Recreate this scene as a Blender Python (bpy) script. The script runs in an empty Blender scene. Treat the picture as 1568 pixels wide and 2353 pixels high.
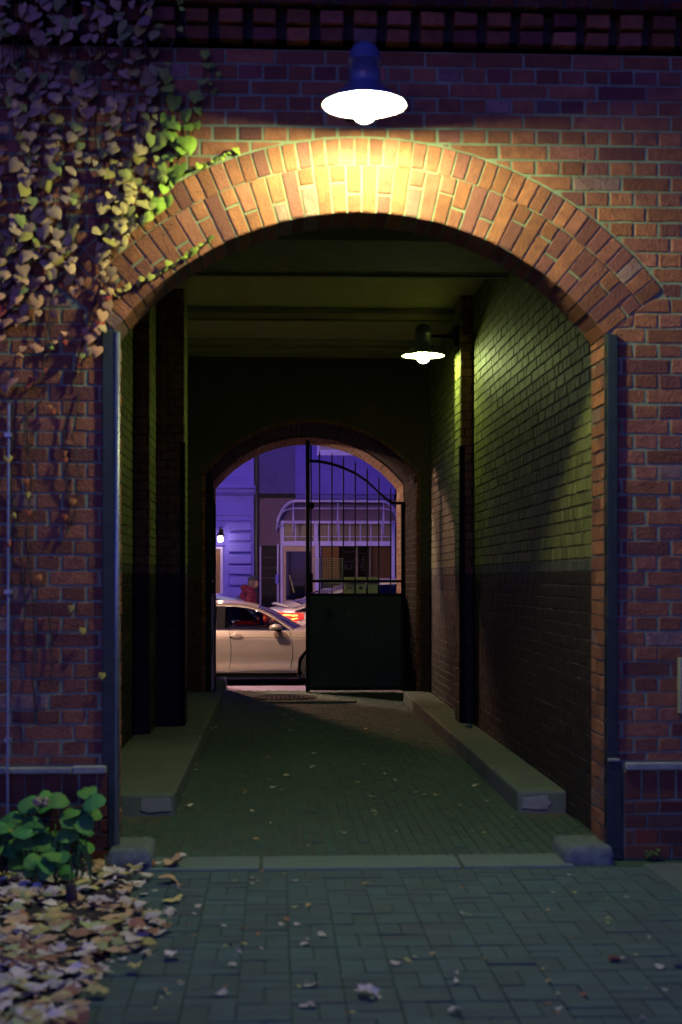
import bpy, math, random
from mathutils import Vector, Matrix
R = math.radians
rnd = random.Random(7)
sc = bpy.context.scene
col = sc.collection

# ------------------------------------------------------------ camera
F = 3268.0                       # focal length in reference pixels (frame 1568 x 2353)
EYE = 1.6
TH = math.atan(151 / F)
cam = bpy.data.cameras.new('camera'); co = bpy.data.objects.new('camera', cam); col.objects.link(co)
co.location = (0, 0, EYE); co.rotation_euler = (R(90), 0, -TH)
cam.sensor_fit = 'VERTICAL'; cam.sensor_height = 36; cam.sensor_width = 24
cam.lens = F / 2353 * 36; cam.shift_y = 154.5 / 2353; cam.clip_end = 500
cam.dof.use_dof = True; cam.dof.focus_distance = 23.0; cam.dof.aperture_fstop = 2.6
sc.camera = co

def at(u, v, Y):
    c = (u - 784) / F
    dx, dy = math.sin(TH) + math.cos(TH) * c, math.cos(TH) - math.sin(TH) * c
    t = Y / dy
    return Vector((t * dx, Y, EYE - t * (v - 1331) / F))
def gr(u, v, z=0.0):
    c = (u - 784) / F
    t = (EYE - z) * F / (v - 1331)
    return Vector((t * (math.sin(TH) + math.cos(TH) * c), t * (math.cos(TH) - math.sin(TH) * c), z))

# ------------------------------------------------------------ dusk sky, the last light of the sun, exposure
SKY_TINT = (0.38, 0.24, 1.05)
SKY_STRENGTH = 0.15
w = bpy.data.worlds.new('World'); sc.world = w; w.use_nodes = True
wn, wl = w.node_tree.nodes, w.node_tree.links
bg = wn['Background']
sky = wn.new('ShaderNodeTexSky'); sky.sky_type = 'NISHITA'; sky.sun_disc = False
sky.sun_elevation = R(10.0); sky.sun_rotation = R(200); sky.altitude = 100; sky.ozone_density = 6.0; sky.dust_density = 0.4
tint = wn.new('ShaderNodeMix'); tint.data_type = 'RGBA'; tint.blend_type = 'MULTIPLY'; tint.inputs[0].default_value = 1
wl.new(sky.outputs[0], tint.inputs[6]); tint.inputs[7].default_value = (*SKY_TINT, 1)
wl.new(tint.outputs[2], bg.inputs[0]); bg.inputs[1].default_value = SKY_STRENGTH
sc.view_settings.view_transform = 'Standard'; sc.view_settings.look = 'None'
sc.view_settings.exposure = 0.0; sc.view_settings.gamma = 1
sc.cycles.max_bounces = 8; sc.cycles.diffuse_bounces = 5; sc.cycles.sample_clamp_indirect = 6
sc.cycles.use_light_tree = True
try:
    sc.cycles.use_denoising = True
except Exception: pass

# ------------------------------------------------------------ helpers
def tag(o, label=None, cat=None, group=None, kind=None):
    if label: o['label'] = label
    if cat: o['category'] = cat
    if group: o['group'] = group
    if kind: o['kind'] = kind
    return o
def empty(name, loc=(0, 0, 0), rz=0):
    o = bpy.data.objects.new(name, None); col.objects.link(o); o.location = loc; o.rotation_euler = (0, 0, rz)
    o.empty_display_size = 0.1
    return o

class MB:
    def __init__(s): s.v = []; s.f = []; s.m = []; s.c = []
    def add(s, verts, faces, mat=0, c=(0.5, 0.5, 0.5)):
        n = len(s.v)
        s.v += [tuple(p) for p in verts]; s.c += [c] * len(verts)
        for f in faces:
            s.f.append([n + i for i in f]); s.m.append(mat)
    def box(s, a, b, mat=0, c=(0.5, 0.5, 0.5)):
        x0, y0, z0 = a; x1, y1, z1 = b
        x0, x1 = min(x0, x1), max(x0, x1); y0, y1 = min(y0, y1), max(y0, y1); z0, z1 = min(z0, z1), max(z0, z1)
        s.add([(x0,y0,z0),(x1,y0,z0),(x1,y1,z0),(x0,y1,z0),(x0,y0,z1),(x1,y0,z1),(x1,y1,z1),(x0,y1,z1)],
              [(0,3,2,1),(4,5,6,7),(0,1,5,4),(1,2,6,5),(2,3,7,6),(3,0,4,7)], mat, c)
    def prism(s, poly, fn, d0, d1, mat=0, c=(0.5, 0.5, 0.5)):
        # poly in (a, b), fn(a, b, d) -> world
        n = len(poly)
        vs = [fn(a, b, d0) for a, b in poly] + [fn(a, b, d1) for a, b in poly]
        fs = [list(range(n))[::-1], list(range(n, 2 * n))] + [(i, (i + 1) % n, n + (i + 1) % n, n + i) for i in range(n)]
        s.add(vs, fs, mat, c)
    def tube(s, pts, r, seg=8, mat=0, c=(0.5, 0.5, 0.5), cap=True):
        pts = [Vector(p) for p in pts]; rr = r if isinstance(r, (list, tuple)) else [r] * len(pts)
        vs = []; up = None
        for i, p in enumerate(pts):
            d = (pts[min(i + 1, len(pts) - 1)] - pts[max(i - 1, 0)]).normalized()
            if up is None:
                up = Vector((0, 0, 1)) if abs(d.z) < 0.9 else Vector((1, 0, 0))
            a = d.cross(up)
            if a.length < 1e-4: a = d.cross(Vector((0, 1, 0)))
            a.normalize(); b = d.cross(a).normalized(); up = b.cross(d) if b.cross(d).length > .1 else up
            for k in range(seg):
                t = 2 * math.pi * k / seg
                vs.append(p + (a * math.cos(t) + b * math.sin(t)) * rr[i])
        fs = []
        for i in range(len(pts) - 1):
            for k in range(seg):
                k2 = (k + 1) % seg
                fs.append((i * seg + k, i * seg + k2, (i + 1) * seg + k2, (i + 1) * seg + k))
        if cap:
            fs.append(tuple(range(seg))[::-1]); fs.append(tuple((len(pts) - 1) * seg + k for k in range(seg)))
        s.add(vs, fs, mat, c)
    def lathe(s, prof, center, seg=32, mat=0, c=(0.5, 0.5, 0.5), axis='z'):
        cx, cy, cz = center; vs = []
        for r, h in prof:
            for k in range(seg):
                t = 2 * math.pi * k / seg
                a, b = r * math.cos(t), r * math.sin(t)
                if axis == 'z': vs.append((cx + a, cy + b, cz + h))
                elif axis == 'y': vs.append((cx + a, cy + h, cz + b))
                else: vs.append((cx + h, cy + a, cz + b))
        fs = []
        for i in range(len(prof) - 1):
            for k in range(seg):
                k2 = (k + 1) % seg
                fs.append((i * seg + k, i * seg + k2, (i + 1) * seg + k2, (i + 1) * seg + k))
        s.add(vs, fs, mat, c)
    def build(s, name, mats, parent=None, smooth=False, bevel=0, seg=2, subsurf=0, loc=None, weld=0):
        me = bpy.data.meshes.new(name)
        me.from_pydata(s.v, [], s.f)
        if not isinstance(mats, (list, tuple)): mats = [mats]
        for m in mats: me.materials.append(m)
        me.polygons.foreach_set('material_index', s.m)
        at_ = me.attributes.new('col', 'FLOAT_COLOR', 'POINT')
        at_.data.foreach_set('color', [x for c in s.c for x in (c[0], c[1], c[2], 1.0)])
        if smooth: me.polygons.foreach_set('use_smooth', [True] * len(me.polygons))
        me.update()
        o = bpy.data.objects.new(name, me); col.objects.link(o)
        if parent: o.parent = parent
        if loc: o.location = loc
        if weld: o.modifiers.new('weld', 'WELD').merge_threshold = weld
        if bevel:
            b = o.modifiers.new('bevel', 'BEVEL'); b.width = bevel; b.segments = seg; b.limit_method = 'ANGLE'
        if subsurf:
            b = o.modifiers.new('sub', 'SUBSURF'); b.levels = subsurf; b.render_levels = subsurf
        return o

# ------------------------------------------------------------ materials
def mat(name, base=(0.5, 0.5, 0.5), rough=0.7, metal=0.0, noise=0.0, nscale=8.0, bump=0.0, bscale=60.0, attr=None,
        emit=None, estr=0.0, dark=None, spec=0.5, coat=0.0, stretch=None):
    """procedural paint / stone / brick: base colour broken up by two noises, optional per-piece attribute colour"""
    m = bpy.data.materials.new(name); m.use_nodes = True
    n, l = m.node_tree.nodes, m.node_tree.links
    b = n['Principled BSDF']
    b.inputs['Roughness'].default_value = rough; b.inputs['Metallic'].default_value = metal
    b.inputs['Specular IOR Level'].default_value = spec; b.inputs['Coat Weight'].default_value = coat
    tc = n.new('ShaderNodeTexCoord'); src = tc.outputs['Object']
    if stretch:
        mp = n.new('ShaderNodeMapping'); mp.inputs['Scale'].default_value = stretch; l.new(src, mp.inputs[0]); src = mp.outputs[0]
    if attr:
        a = n.new('ShaderNodeAttribute'); a.attribute_name = 'col'
        mx = n.new('ShaderNodeMix'); mx.data_type = 'RGBA'; mx.blend_type = 'MULTIPLY'; mx.inputs[0].default_value = 1
        l.new(a.outputs['Color'], mx.inputs[6]); mx.inputs[7].default_value = (*base, 1); cur = mx.outputs[2]
    else:
        rgb = n.new('ShaderNodeRGB'); rgb.outputs[0].default_value = (*base, 1); cur = rgb.outputs[0]
    if noise:
        t = n.new('ShaderNodeTexNoise'); t.inputs['Scale'].default_value = nscale; t.inputs['Detail'].default_value = 8
        t.inputs['Roughness'].default_value = 0.65
        l.new(src, t.inputs['Vector'])
        rp = n.new('ShaderNodeMapRange'); rp.inputs[1].default_value = 0.3; rp.inputs[2].default_value = 0.7
        rp.inputs[3].default_value = 0; rp.inputs[4].default_value = noise
        l.new(t.outputs['Fac'], rp.inputs[0])
        mx = n.new('ShaderNodeMix'); mx.data_type = 'RGBA'
        l.new(rp.outputs[0], mx.inputs[0]); l.new(cur, mx.inputs[6])
        d = dark or tuple(x * 0.35 for x in base); mx.inputs[7].default_value = (*d, 1); cur = mx.outputs[2]
    l.new(cur, b.inputs['Base Color'])
    if bump:
        t = n.new('ShaderNodeTexNoise'); t.inputs['Scale'].default_value = bscale; t.inputs['Detail'].default_value = 6
        l.new(src, t.inputs['Vector'])
        bp = n.new('ShaderNodeBump'); bp.inputs['Strength'].default_value = bump; bp.inputs['Distance'].default_value = 0.01
        l.new(t.outputs['Fac'], bp.inputs['Height']); l.new(bp.outputs[0], b.inputs['Normal'])
    if emit:
        b.inputs['Emission Color'].default_value = (*emit, 1); b.inputs['Emission Strength'].default_value = estr
    return m

M = {}
M['brick'] = mat('red_brick', (1, 1, 1), 0.9, noise=0.7, nscale=13, bump=0.8, bscale=70, attr=1, dark=(0.13, 0.05, 0.03), spec=.25)
M['shade_brick'] = mat('shade_toned_brick', (1, 1, 1), 0.95, noise=0.5, nscale=13, bump=0.6, bscale=70, attr=1, dark=(0.008, 0.006, 0.005), spec=.1)  # brick with the shade of cornice and inner reveal put into its colour
M['mortar'] = mat('pale_mortar', (0.29, 0.39, 0.19), 0.95, noise=0.85, nscale=3.5, bump=0.6, bscale=120, dark=(0.10, 0.09, 0.06))
M['inner_brick'] = mat('painted_brick', (1, 1, 1), 0.6, spec=.25, noise=0.55, nscale=9, bump=0.4, bscale=60, attr=1, dark=(0.02, 0.018, 0.008), stretch=(1.5, 1.5, 0.35))
M['inner_mortar'] = mat('dark_mortar', (0.06, 0.05, 0.03), 0.95, noise=0.5, nscale=8)
M['paver'] = mat('clinker_paver', (1, 1, 1), 0.8, noise=0.55, nscale=5, bump=0.5, bscale=70, attr=1, dark=(0.05, 0.05, 0.05))
M['joint'] = mat('mossy_joint', (0.065, 0.11, 0.07), 0.95, noise=0.6, nscale=6, dark=(0.045, 0.065, 0.045), spec=.1)
M['sand'] = mat('sandy_joint', (0.13, 0.13, 0.08), 0.95, noise=0.7, nscale=3, dark=(0.05, 0.05, 0.03))
M['kerb'] = mat('kerb_stone', (0.15, 0.19, 0.14), 0.8, noise=0.7, nscale=4, bump=0.5, bscale=40, dark=(0.07, 0.08, 0.06))
M['pale_stone'] = mat('chipped_stone', (0.30, 0.32, 0.29), 0.85, noise=0.5, nscale=14, bump=0.7, bscale=30)
M['granite'] = mat('guard_granite', (0.17, 0.22, 0.17), 0.85, noise=0.7, nscale=18, bump=0.8, bscale=25, dark=(0.05, 0.05, 0.06))
M['plaster'] = mat('old_plaster', (0.60, 0.55, 0.30), 0.85, noise=0.5, nscale=2.5, bump=0.3, bscale=20, dark=(0.34, 0.30, 0.15))
M['beam'] = mat('beam_plaster', (0.30, 0.28, 0.16), 0.85, noise=0.6, nscale=4, bump=0.4, bscale=25)
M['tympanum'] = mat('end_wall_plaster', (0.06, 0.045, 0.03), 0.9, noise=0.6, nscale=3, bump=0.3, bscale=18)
M['iron'] = mat('black_iron', (0.010, 0.012, 0.013), 0.75, metal=0.0, spec=.15, noise=0.4, nscale=20, bump=0.2, bscale=60)
M['guard'] = mat('corner_guard_paint', (0.03, 0.05, 0.03), 0.55, metal=0.2, noise=0.6, nscale=12, bump=0.3, bscale=40)
M['galv'] = mat('galvanised_rod', (0.42, 0.48, 0.46), 0.4, metal=0.6, noise=0.5, nscale=20)
M['gate'] = mat('gate_paint', (0.013, 0.036, 0.018), 0.6, metal=0.1, noise=0.5, nscale=5, bump=0.2, bscale=30, dark=(0.012, 0.012, 0.008))
M['ledge'] = mat('ledge_render', (0.40, 0.42, 0.26), 0.85, noise=0.6, nscale=6, bump=0.5, bscale=50)
M['enamel'] = mat('blue_grey_enamel', (0.10, 0.13, 0.20), 0.3, noise=0.3, nscale=10, coat=0.4)
M['enamel_in'] = mat('white_enamel', (0.85, 0.85, 0.82), 0.4)
M['asphalt'] = mat('asphalt', (0.045, 0.045, 0.05), 0.75, noise=0.6, nscale=5, bump=0.6, bscale=150)
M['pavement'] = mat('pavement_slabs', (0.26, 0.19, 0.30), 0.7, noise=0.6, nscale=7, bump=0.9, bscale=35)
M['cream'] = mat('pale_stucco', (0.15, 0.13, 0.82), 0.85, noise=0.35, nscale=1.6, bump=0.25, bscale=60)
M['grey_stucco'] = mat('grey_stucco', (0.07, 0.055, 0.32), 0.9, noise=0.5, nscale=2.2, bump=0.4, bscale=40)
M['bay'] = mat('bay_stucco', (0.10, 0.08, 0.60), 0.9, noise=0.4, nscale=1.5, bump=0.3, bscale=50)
M['dash'] = mat('pebble_dash', (0.07, 0.04, 0.10), 0.9, noise=0.8, nscale=24, bump=1.0, bscale=45, dark=(0.14, 0.10, 0.2))
M['black_tile'] = mat('black_tile', (0.012, 0.012, 0.02), 0.6, noise=0.2, spec=.12)
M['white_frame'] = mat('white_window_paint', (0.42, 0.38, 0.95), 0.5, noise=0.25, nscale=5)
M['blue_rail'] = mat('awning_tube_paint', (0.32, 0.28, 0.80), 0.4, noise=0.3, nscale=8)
M['brown'] = mat('brown_door_paint', (0.20, 0.10, 0.06), 0.5, noise=0.5, nscale=4, stretch=(6, 6, 0.6))
M['room'] = mat('shop_interior', (0.035, 0.022, 0.03), 0.8, noise=0.5, nscale=2)
M['tan'] = mat('warm_glow_tan', (0.42, 0.22, 0.08), 0.7, noise=0.4, nscale=2)
M['curtain'] = mat('pale_curtain', (0.40, 0.37, 0.36), 0.8, noise=0.3, nscale=3, stretch=(20, 20, 1))
M['shelf'] = mat('blue_shelf', (0.05, 0.05, 0.12), 0.5, noise=0.4, nscale=5)
M['net'] = mat('net_curtain', (0.30, 0.27, 0.45), 0.9, noise=0.5, nscale=20, stretch=(6, 6, .6))
M['obscure'] = mat('speckled_glass', (0.17, 0.14, 0.13), 0.35, noise=0.9, nscale=30, bump=1.0, bscale=28, dark=(0.05, 0.035, 0.05))
M['tin'] = mat('yellow_letterbox_paint', (0.82, 0.82, 0.42), 0.5, noise=0.35, nscale=10)
M['ink'] = mat('black_ink', (0.01, 0.01, 0.012), 0.7, noise=0.2)
M['chalk'] = mat('green_chalk', (0.14, 0.30, 0.16), 0.9, noise=0.5, nscale=30)
M['purple_sticker'] = mat('purple_sticker', (0.10, 0.04, 0.16), 0.6, noise=0.3)
M['wire'] = mat('galvanised_wire', (0.6, 0.6, 0.5), 0.6, metal=0.0, noise=0.4, nscale=30)
M['leaf'] = mat('ivy_leaf', (1, 1, .5), 0.85, noise=0.35, nscale=30, bump=0.2, bscale=40, attr=1, dark=(0.08, 0.08, 0.03))
M['shrub_leaf'] = mat('shrub_leaf', (1, 1.25, 1.1), 0.7, noise=0.35, nscale=30, bump=0.2, bscale=40, attr=1, dark=(0.03, 0.07, 0.03))
M['stem'] = mat('vine_stem', (0.07, 0.045, 0.035), 0.9, noise=0.5, nscale=20, bump=0.4, bscale=60)
M['dry_leaf'] = mat('fallen_leaf_skin', (2.05, 2.0, 1.5), 0.9, noise=0.28, nscale=22, bump=0.3, bscale=40, attr=1, dark=(0.10, 0.06, 0.03))
M['soil'] = mat('bed_soil', (0.04, 0.035, 0.025), 0.95, noise=0.6, nscale=9, bump=1.0, bscale=20)
M['rubber'] = mat('tyre_rubber', (0.015, 0.015, 0.016), 0.8, noise=0.3, nscale=20)
M['alloy'] = mat('alloy_rim', (0.35, 0.33, 0.32), 0.35, metal=0.8, noise=0.2, nscale=9)
M['chrome'] = mat('chrome_trim', (0.75, 0.75, 0.78), 0.12, metal=1.0, noise=0.1)
M['car_black'] = mat('black_car_trim', (0.004, 0.004, 0.005), 0.8, noise=0.2, spec=.08)
M['seat'] = mat('car_seat_cloth', (0.16, 0.19, 0.26), 0.8, noise=0.3, nscale=20)
M['skin'] = mat('skin', (0.52, 0.30, 0.22), 0.55, noise=0.2, nscale=12)
M['jacket'] = mat('dark_red_jacket', (0.15, 0.006, 0.04), 0.75, noise=0.5, nscale=14, bump=0.6, bscale=14)
M['trousers'] = mat('dark_trousers', (0.03, 0.03, 0.045), 0.85, noise=0.4, nscale=12)
M['cap'] = mat('dark_cap', (0.03, 0.035, 0.06), 0.85, noise=0.3, nscale=20)
M['hair'] = mat('grey_hair', (0.12, 0.10, 0.09), 0.8, noise=0.4, nscale=40)
M['foil'] = mat('green_foil', (0.35, 0.55, 0.42), 0.25, metal=0.7, noise=0.3, nscale=20)
M['downpipe'] = mat('downpipe_dark', (0.02, 0.02, 0.03), 0.5, noise=0.3)

def paint(name, base, rough=0.32):
    m = mat(name, base, rough, metal=0.25, noise=0.12, nscale=1.2, coat=0.7)
    m.node_tree.nodes['Principled BSDF'].inputs['Coat Roughness'].default_value = 0.08
    return m
M['paint_beige'] = paint('silver_beige_paint', (0.31, 0.26, 0.215))
M['paint_white'] = paint('white_paint', (0.62, 0.60, 0.62))
M['paint_blue'] = paint('blue_paint', (0.22, 0.32, 0.55))

def glass(name, tint_, alpha):
    m = bpy.data.materials.new(name); m.use_nodes = True
    n, l = m.node_tree.nodes, m.node_tree.links; n.clear()
    out = n.new('ShaderNodeOutputMaterial'); mx = n.new('ShaderNodeMixShader')
    tr = n.new('ShaderNodeBsdfTransparent'); tr.inputs[0].default_value = (*tint_, 1)
    gl = n.new('ShaderNodeBsdfGlossy'); gl.inputs['Roughness'].default_value = 0.04; gl.inputs[0].default_value = (.9, .9, .95, 1)
    fr = n.new('ShaderNodeFresnel'); fr.inputs[0].default_value = 1.5
    tx = n.new('ShaderNodeTexNoise'); tx.inputs['Scale'].default_value = 3
    bp = n.new('ShaderNodeBump'); bp.inputs['Strength'].default_value = 0.02; l.new(tx.outputs[0], bp.inputs['Height']); l.new(bp.outputs[0], gl.inputs['Normal'])
    l.new(fr.outputs[0], mx.inputs[0]); l.new(tr.outputs[0], mx.inputs[1]); l.new(gl.outputs[0], mx.inputs[2]); l.new(mx.outputs[0], out.inputs[0])
    return m
M['car_glass'] = glass('car_glass', (0.30, 0.30, 0.36), 0.3)
M['pane'] = glass('window_pane', (0.80, 0.80, 0.85), 0.8)

def emis(name, c, s):
    m = bpy.data.materials.new(name); m.use_nodes = True
    n, l = m.node_tree.nodes, m.node_tree.links
    b = n['Principled BSDF']; b.inputs['Base Color'].default_value = (c[0] * .5, c[1] * .5, c[2] * .5, 1)
    tc = n.new('ShaderNodeTexCoord'); t = n.new('ShaderNodeTexNoise'); t.inputs['Scale'].default_value = 6
    l.new(tc.outputs['Object'], t.inputs['Vector'])
    mr = n.new('ShaderNodeMapRange'); mr.inputs[3].default_value = s * .9; mr.inputs[4].default_value = s * 1.1
    l.new(t.outputs['Fac'], mr.inputs[0]); l.new(mr.outputs[0], b.inputs['Emission Strength'])
    b.inputs['Emission Color'].default_value = (*c, 1)
    return m
M['bulb_front'] = emis('arch_lamp_bulb', (0.96, 1.0, 0.50), 2200)
M['bulb_inner'] = emis('passage_lamp_bulb', (0.80, 1.0, 0.34), 470)
def dome_mat():
    m = bpy.data.materials.new('frosted_dome'); m.use_nodes = True
    n, l = m.node_tree.nodes, m.node_tree.links; n.clear()
    out = n.new('ShaderNodeOutputMaterial'); mx = n.new('ShaderNodeMixShader'); mx.inputs[0].default_value = .45
    tr = n.new('ShaderNodeBsdfTransparent'); em = n.new('ShaderNodeEmission'); em.inputs[0].default_value = (1, .97, .75, 1)
    tx = n.new('ShaderNodeTexNoise'); mr = n.new('ShaderNodeMapRange'); mr.inputs[3].default_value = 9; mr.inputs[4].default_value = 12
    l.new(tx.outputs[0], mr.inputs[0]); l.new(mr.outputs[0], em.inputs[1])
    l.new(tr.outputs[0], mx.inputs[1]); l.new(em.outputs[0], mx.inputs[2]); l.new(mx.outputs[0], out.inputs[0]); return m
M['dome'] = dome_mat()
M['bulb_lantern'] = emis('lantern_bulb', (1.0, 0.78, 0.45), 60)
M['bulb_street'] = emis('street_lamp_bulb', (1.0, 0.70, 0.52), 3400)
M['tail'] = emis('tail_light_red', (1.0, 0.03, 0.02), 1.3)
M['tail_hot'] = emis('tail_light_hot', (1.0, 0.26, 0.05), 6.0)
M['tail_off'] = mat('tail_light_off', (0.25, 0.01, 0.015), 0.2, noise=0.1)
M['headlamp'] = mat('headlamp_clear', (0.55, 0.55, 0.6), 0.15, metal=.5, noise=0.1)

# ------------------------------------------------------------ brickwork
def brick(mb, fn, poly, c0, c1, bev=0.006, jit=0.004, colr=None, mt=0):
    """one brick: polygon (a,b) x4 ccw, from depth c0 (sunk) to c1 (face), soft arrises"""
    n = len(poly)
    ca = sum(p[0] for p in poly) / n; cb = sum(p[1] for p in poly) / n
    p2 = [(a + rnd.uniform(-jit, jit), b + rnd.uniform(-jit, jit)) for a, b in poly]
    dz = rnd.uniform(-0.002, 0.0015)
    tl = [rnd.uniform(-.0012, .0012) for _ in poly]
    def ins(a, b):
        d = math.hypot(a - ca, b - cb)
        k = max(0.0, 1 - bev * 1.3 / max(d, .01)); return (ca + (a - ca) * k, cb + (b - cb) * k)
    vs = [fn(a, b, c0) for a, b in p2] + [fn(a, b, c1 - bev + dz) for a, b in p2] + [fn(*ins(a, b), c1 + dz + t) for (a, b), t in zip(p2, tl)]
    fs = []
    for i in range(n):
        j = (i + 1) % n
        fs.append((i, j, n + j, n + i)); fs.append((n + i, n + j, 2 * n + j, 2 * n + i))
    fs.append(tuple(2 * n + i for i in range(n)))
    mb.add(vs, fs, mt, colr or (0.5, 0.2, 0.1))
def red():
    k = rnd.random(); b = rnd.uniform(0.55, 1.05)
    if k < 0.15: c = (0.27, 0.10, 0.07)
    elif k < 0.32: c = (0.44, 0.17, 0.09)
    elif k < 0.37: c = (0.38, 0.24, 0.17)
    elif k < 0.55: c = (0.35, 0.135, 0.06)
    else: c = (0.43, 0.168, 0.068)
    return tuple(x * b for x in c)
CH = 0.0868; HD = 0.1415; J = 0.011
def bond(mb, fn, a0, a1, b0, b1, lim=None, clip=None, depth=0.03, face=0.0, colf=None, mt=0, ch=CH, j=J, skipf=None):
    """cross bond over a rectangle, phases tied to absolute a/b; lim(b) -> (lo, hi) span to leave empty"""
    k0 = math.floor(b0 / ch + 1e-6)
    k = k0
    while k * ch < b1 - 0.012:
        z0, z1 = max(k * ch, b0), min((k + 1) * ch, b1)
        if z1 - z0 < 0.02: k += 1; continue
        st = (k % 2 == 0); step = HD * 2 if st else HD
        off = 0 if st else HD / 2
        if st and (k // 2) % 2: off += HD
        i = math.floor((a0 - off) / step)
        while off + i * step < a1 - 0.005:
            x0, x1 = max(off + i * step, a0), min(off + (i + 1) * step, a1)
            i += 1
            if x1 - x0 < 0.02: continue
            pieces = [(x0, x1, x0, x1)]
            if clip and z0 < clip[1] + clip[2] and z1 > clip[3]:
                g = j / 2; cx_, cz_, rr_ = clip[0], clip[1], clip[2] + g
                bx0, bx1 = x0 + g, x1 - g; bz0, bz1 = z0 + g, z1 - g; pts = []
                for q in range(9):
                    xq = bx0 + (bx1 - bx0) * q / 8; dq = abs(xq - cx_)
                    zq = max(bz0, cz_ + math.sqrt(rr_ * rr_ - dq * dq)) if dq < rr_ * math.sin(clip[4]) else bz0
                    if dq < rr_ * math.sin(clip[4]) or zq > clip[3]: pass
                    if dq < rr_ * math.sin(clip[4]) + .0 or dq > 0: 
                        if zq < bz1 - .004: pts.append((xq, zq))
                if len(pts) < 2 or (pts[-1][0] - pts[0][0]) < .015: continue
                poly = pts + [(pts[-1][0], bz1), (pts[0][0], bz1)]
                brick(mb, fn, poly, face - depth, face, colr=colf(k, z0) if colf else red(), mt=mt, jit=0.001)
                continue
            if lim:
                pieces = []
                (l0, h0), (l1, h1) = lim(z0), lim(z1)
                lo, hi = (x0, min(x1, l0), x0, min(x1, l1)), (max(x0, h0), x1, max(x0, h1), x1)
                if l0 >= h0: pieces = [(x0, x1, x0, x1)]
                else:
                    for q in (lo, hi):
                        if (q[1] - q[0]) + (q[3] - q[2]) > 0.04: pieces.append((q[0], max(q[1], q[0] + .004) , q[2], max(q[3], q[2] + .004)) if q is lo else (min(q[0], q[1] - .004), q[1], min(q[2], q[3] - .004), q[3]))
            g = j / 2
            for (p0, p1, q0, q1) in pieces:
                if min(p1 - p0, q1 - q0) < 2.2 * g and max(p1 - p0, q1 - q0) < .05: continue
                poly = [(p0 + g, z0 + g), (max(p1 - g, p0 + g + .002), z0 + g), (max(q1 - g, q0 + g + .002), z1 - g), (q0 + g, z1 - g)]
                c = colf(k, z0) if colf else red()
                brick(mb, fn, poly, face - depth, face, colr=c, mt=mt)
        k += 1

# ------------------------------------------------------------ dimensions
YF, YB = 8.06, 8.42                       # front arch wall
XL, XR = at(262, 0, YF).x, at(1392, 0, YF).x
CX = (XL + XR) / 2; HW = (XR - XL) / 2
SPR, APX = 3.0, 3.685
RI = (HW * HW + (APX - SPR) ** 2) / (2 * (APX - SPR)); CZ = APX - RI
AMAX = math.asin(HW / RI)
R1, R2 = RI + 0.272, RI + 0.425
WL, WR = -1.33, 2.0                       # passage side walls
CEIL = 4.47
YE, YO = 18.4, 21.3                       # end wall faces
WALL_L, WALL_R, WALL_T = -3.9, 4.9, 6.1

gate_house = empty('brick_gatehouse', (CX, YF, 0))
tag(gate_house, 'red brick gatehouse wall with a wide arched passage running through it', 'building')
def GH(mb, name, mats, **k):
    o = mb.build(name, mats, None, **k); o.parent = gate_house; o.location = (-CX, -YF, 0); return o

fF = lambda a, b, d: (a, YF - d, b)
def lim_front(z):
    if z <= SPR: return (XL, XR)
    ze = CZ + R2 * math.cos(AMAX)
    if z <= ze:
        h = (z - CZ) * math.tan(AMAX); return (CX - h, CX + h)
    if z < CZ + R2 - 1e-4:
        h = math.sqrt(R2 * R2 - (z - CZ) ** 2); return (CX - h, CX + h)
    return (CX, CX)
def lim2(z):
    l, h = lim_front(z)
    return (l, h) if h - l > 1e-6 else (CX - 1e-5, CX + 1e-5)
mb = MB()
bond(mb, fF, WALL_L, WALL_R, 0.555, 4.60, lim=lim2, clip=(CX, CZ, R2, CZ + R2 * math.cos(AMAX) + .0, AMAX))
# plinth: proud base course below the ledge, a soldier row, then rough courses
for (a0, a1) in ((WALL_L, XL - 0.03), (XR + 0.1, WALL_R)):
    x = a0
    while x < a1 - .03:
        brick(mb, fF, [(x + .005, .345), (min(x + .1, a1) - .005, .345), (min(x + .1, a1) - .005, .505), (x + .005, .505)], -.03, .03, colr=tuple(c * .55 for c in red())); x += .1
    bond(mb, fF, a0, a1, 0.0, 0.335, face=0.032, colf=lambda k, z: tuple(c * rnd.uniform(.28, .6) for c in red()))
brick_front = mb
# mortar backing (a continuous wall with the arch cut out)
d = 0.0045
def backing(mb, fn, xl, xr, x0, x1, top, spr, cz, r, amax, dd, bottom=0.0, mt=0):
    n = 28; cx = (xl + xr) / 2
    mb.add([fn(x0, bottom, dd), fn(xl, bottom, dd), fn(xl, spr, dd), fn(x0, spr, dd)], [(0, 1, 2, 3)], mt)
    mb.add([fn(xr, bottom, dd), fn(x1, bottom, dd), fn(x1, spr, dd), fn(xr, spr, dd)], [(0, 1, 2, 3)], mt)
    pts = [(cx + r * math.sin(-amax + 2 * amax * i / n), cz + r * math.cos(-amax + 2 * amax * i / n)) for i in range(n + 1)]
    mb.add([fn(x0, spr, dd), fn(xl, spr, dd), fn(xl, top, dd), fn(x0, top, dd)], [(0, 1, 2, 3)], mt)
    mb.add([fn(xr, spr, dd), fn(x1, spr, dd), fn(x1, top, dd), fn(xr, top, dd)], [(0, 1, 2, 3)], mt)
    for i in range(n):
        (a, b), (c, e) = pts[i], pts[i + 1]
        mb.add([fn(a, b, dd), fn(c, e, dd), fn(c, top, dd), fn(a, top, dd)], [(0, 1, 2, 3)], mt)
backing(mb, fF, XL, XR, WALL_L, WALL_R, 4.66, SPR, CZ, RI, AMAX, -d, mt=1)
# wall back side and its top strip
fBk = lambda a, b, dd: (a, YB + dd, b)
backing(mb, fBk, XL, XR, WALL_L, WALL_R, WALL_T, SPR, CZ, RI, AMAX, 0, mt=1)
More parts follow.
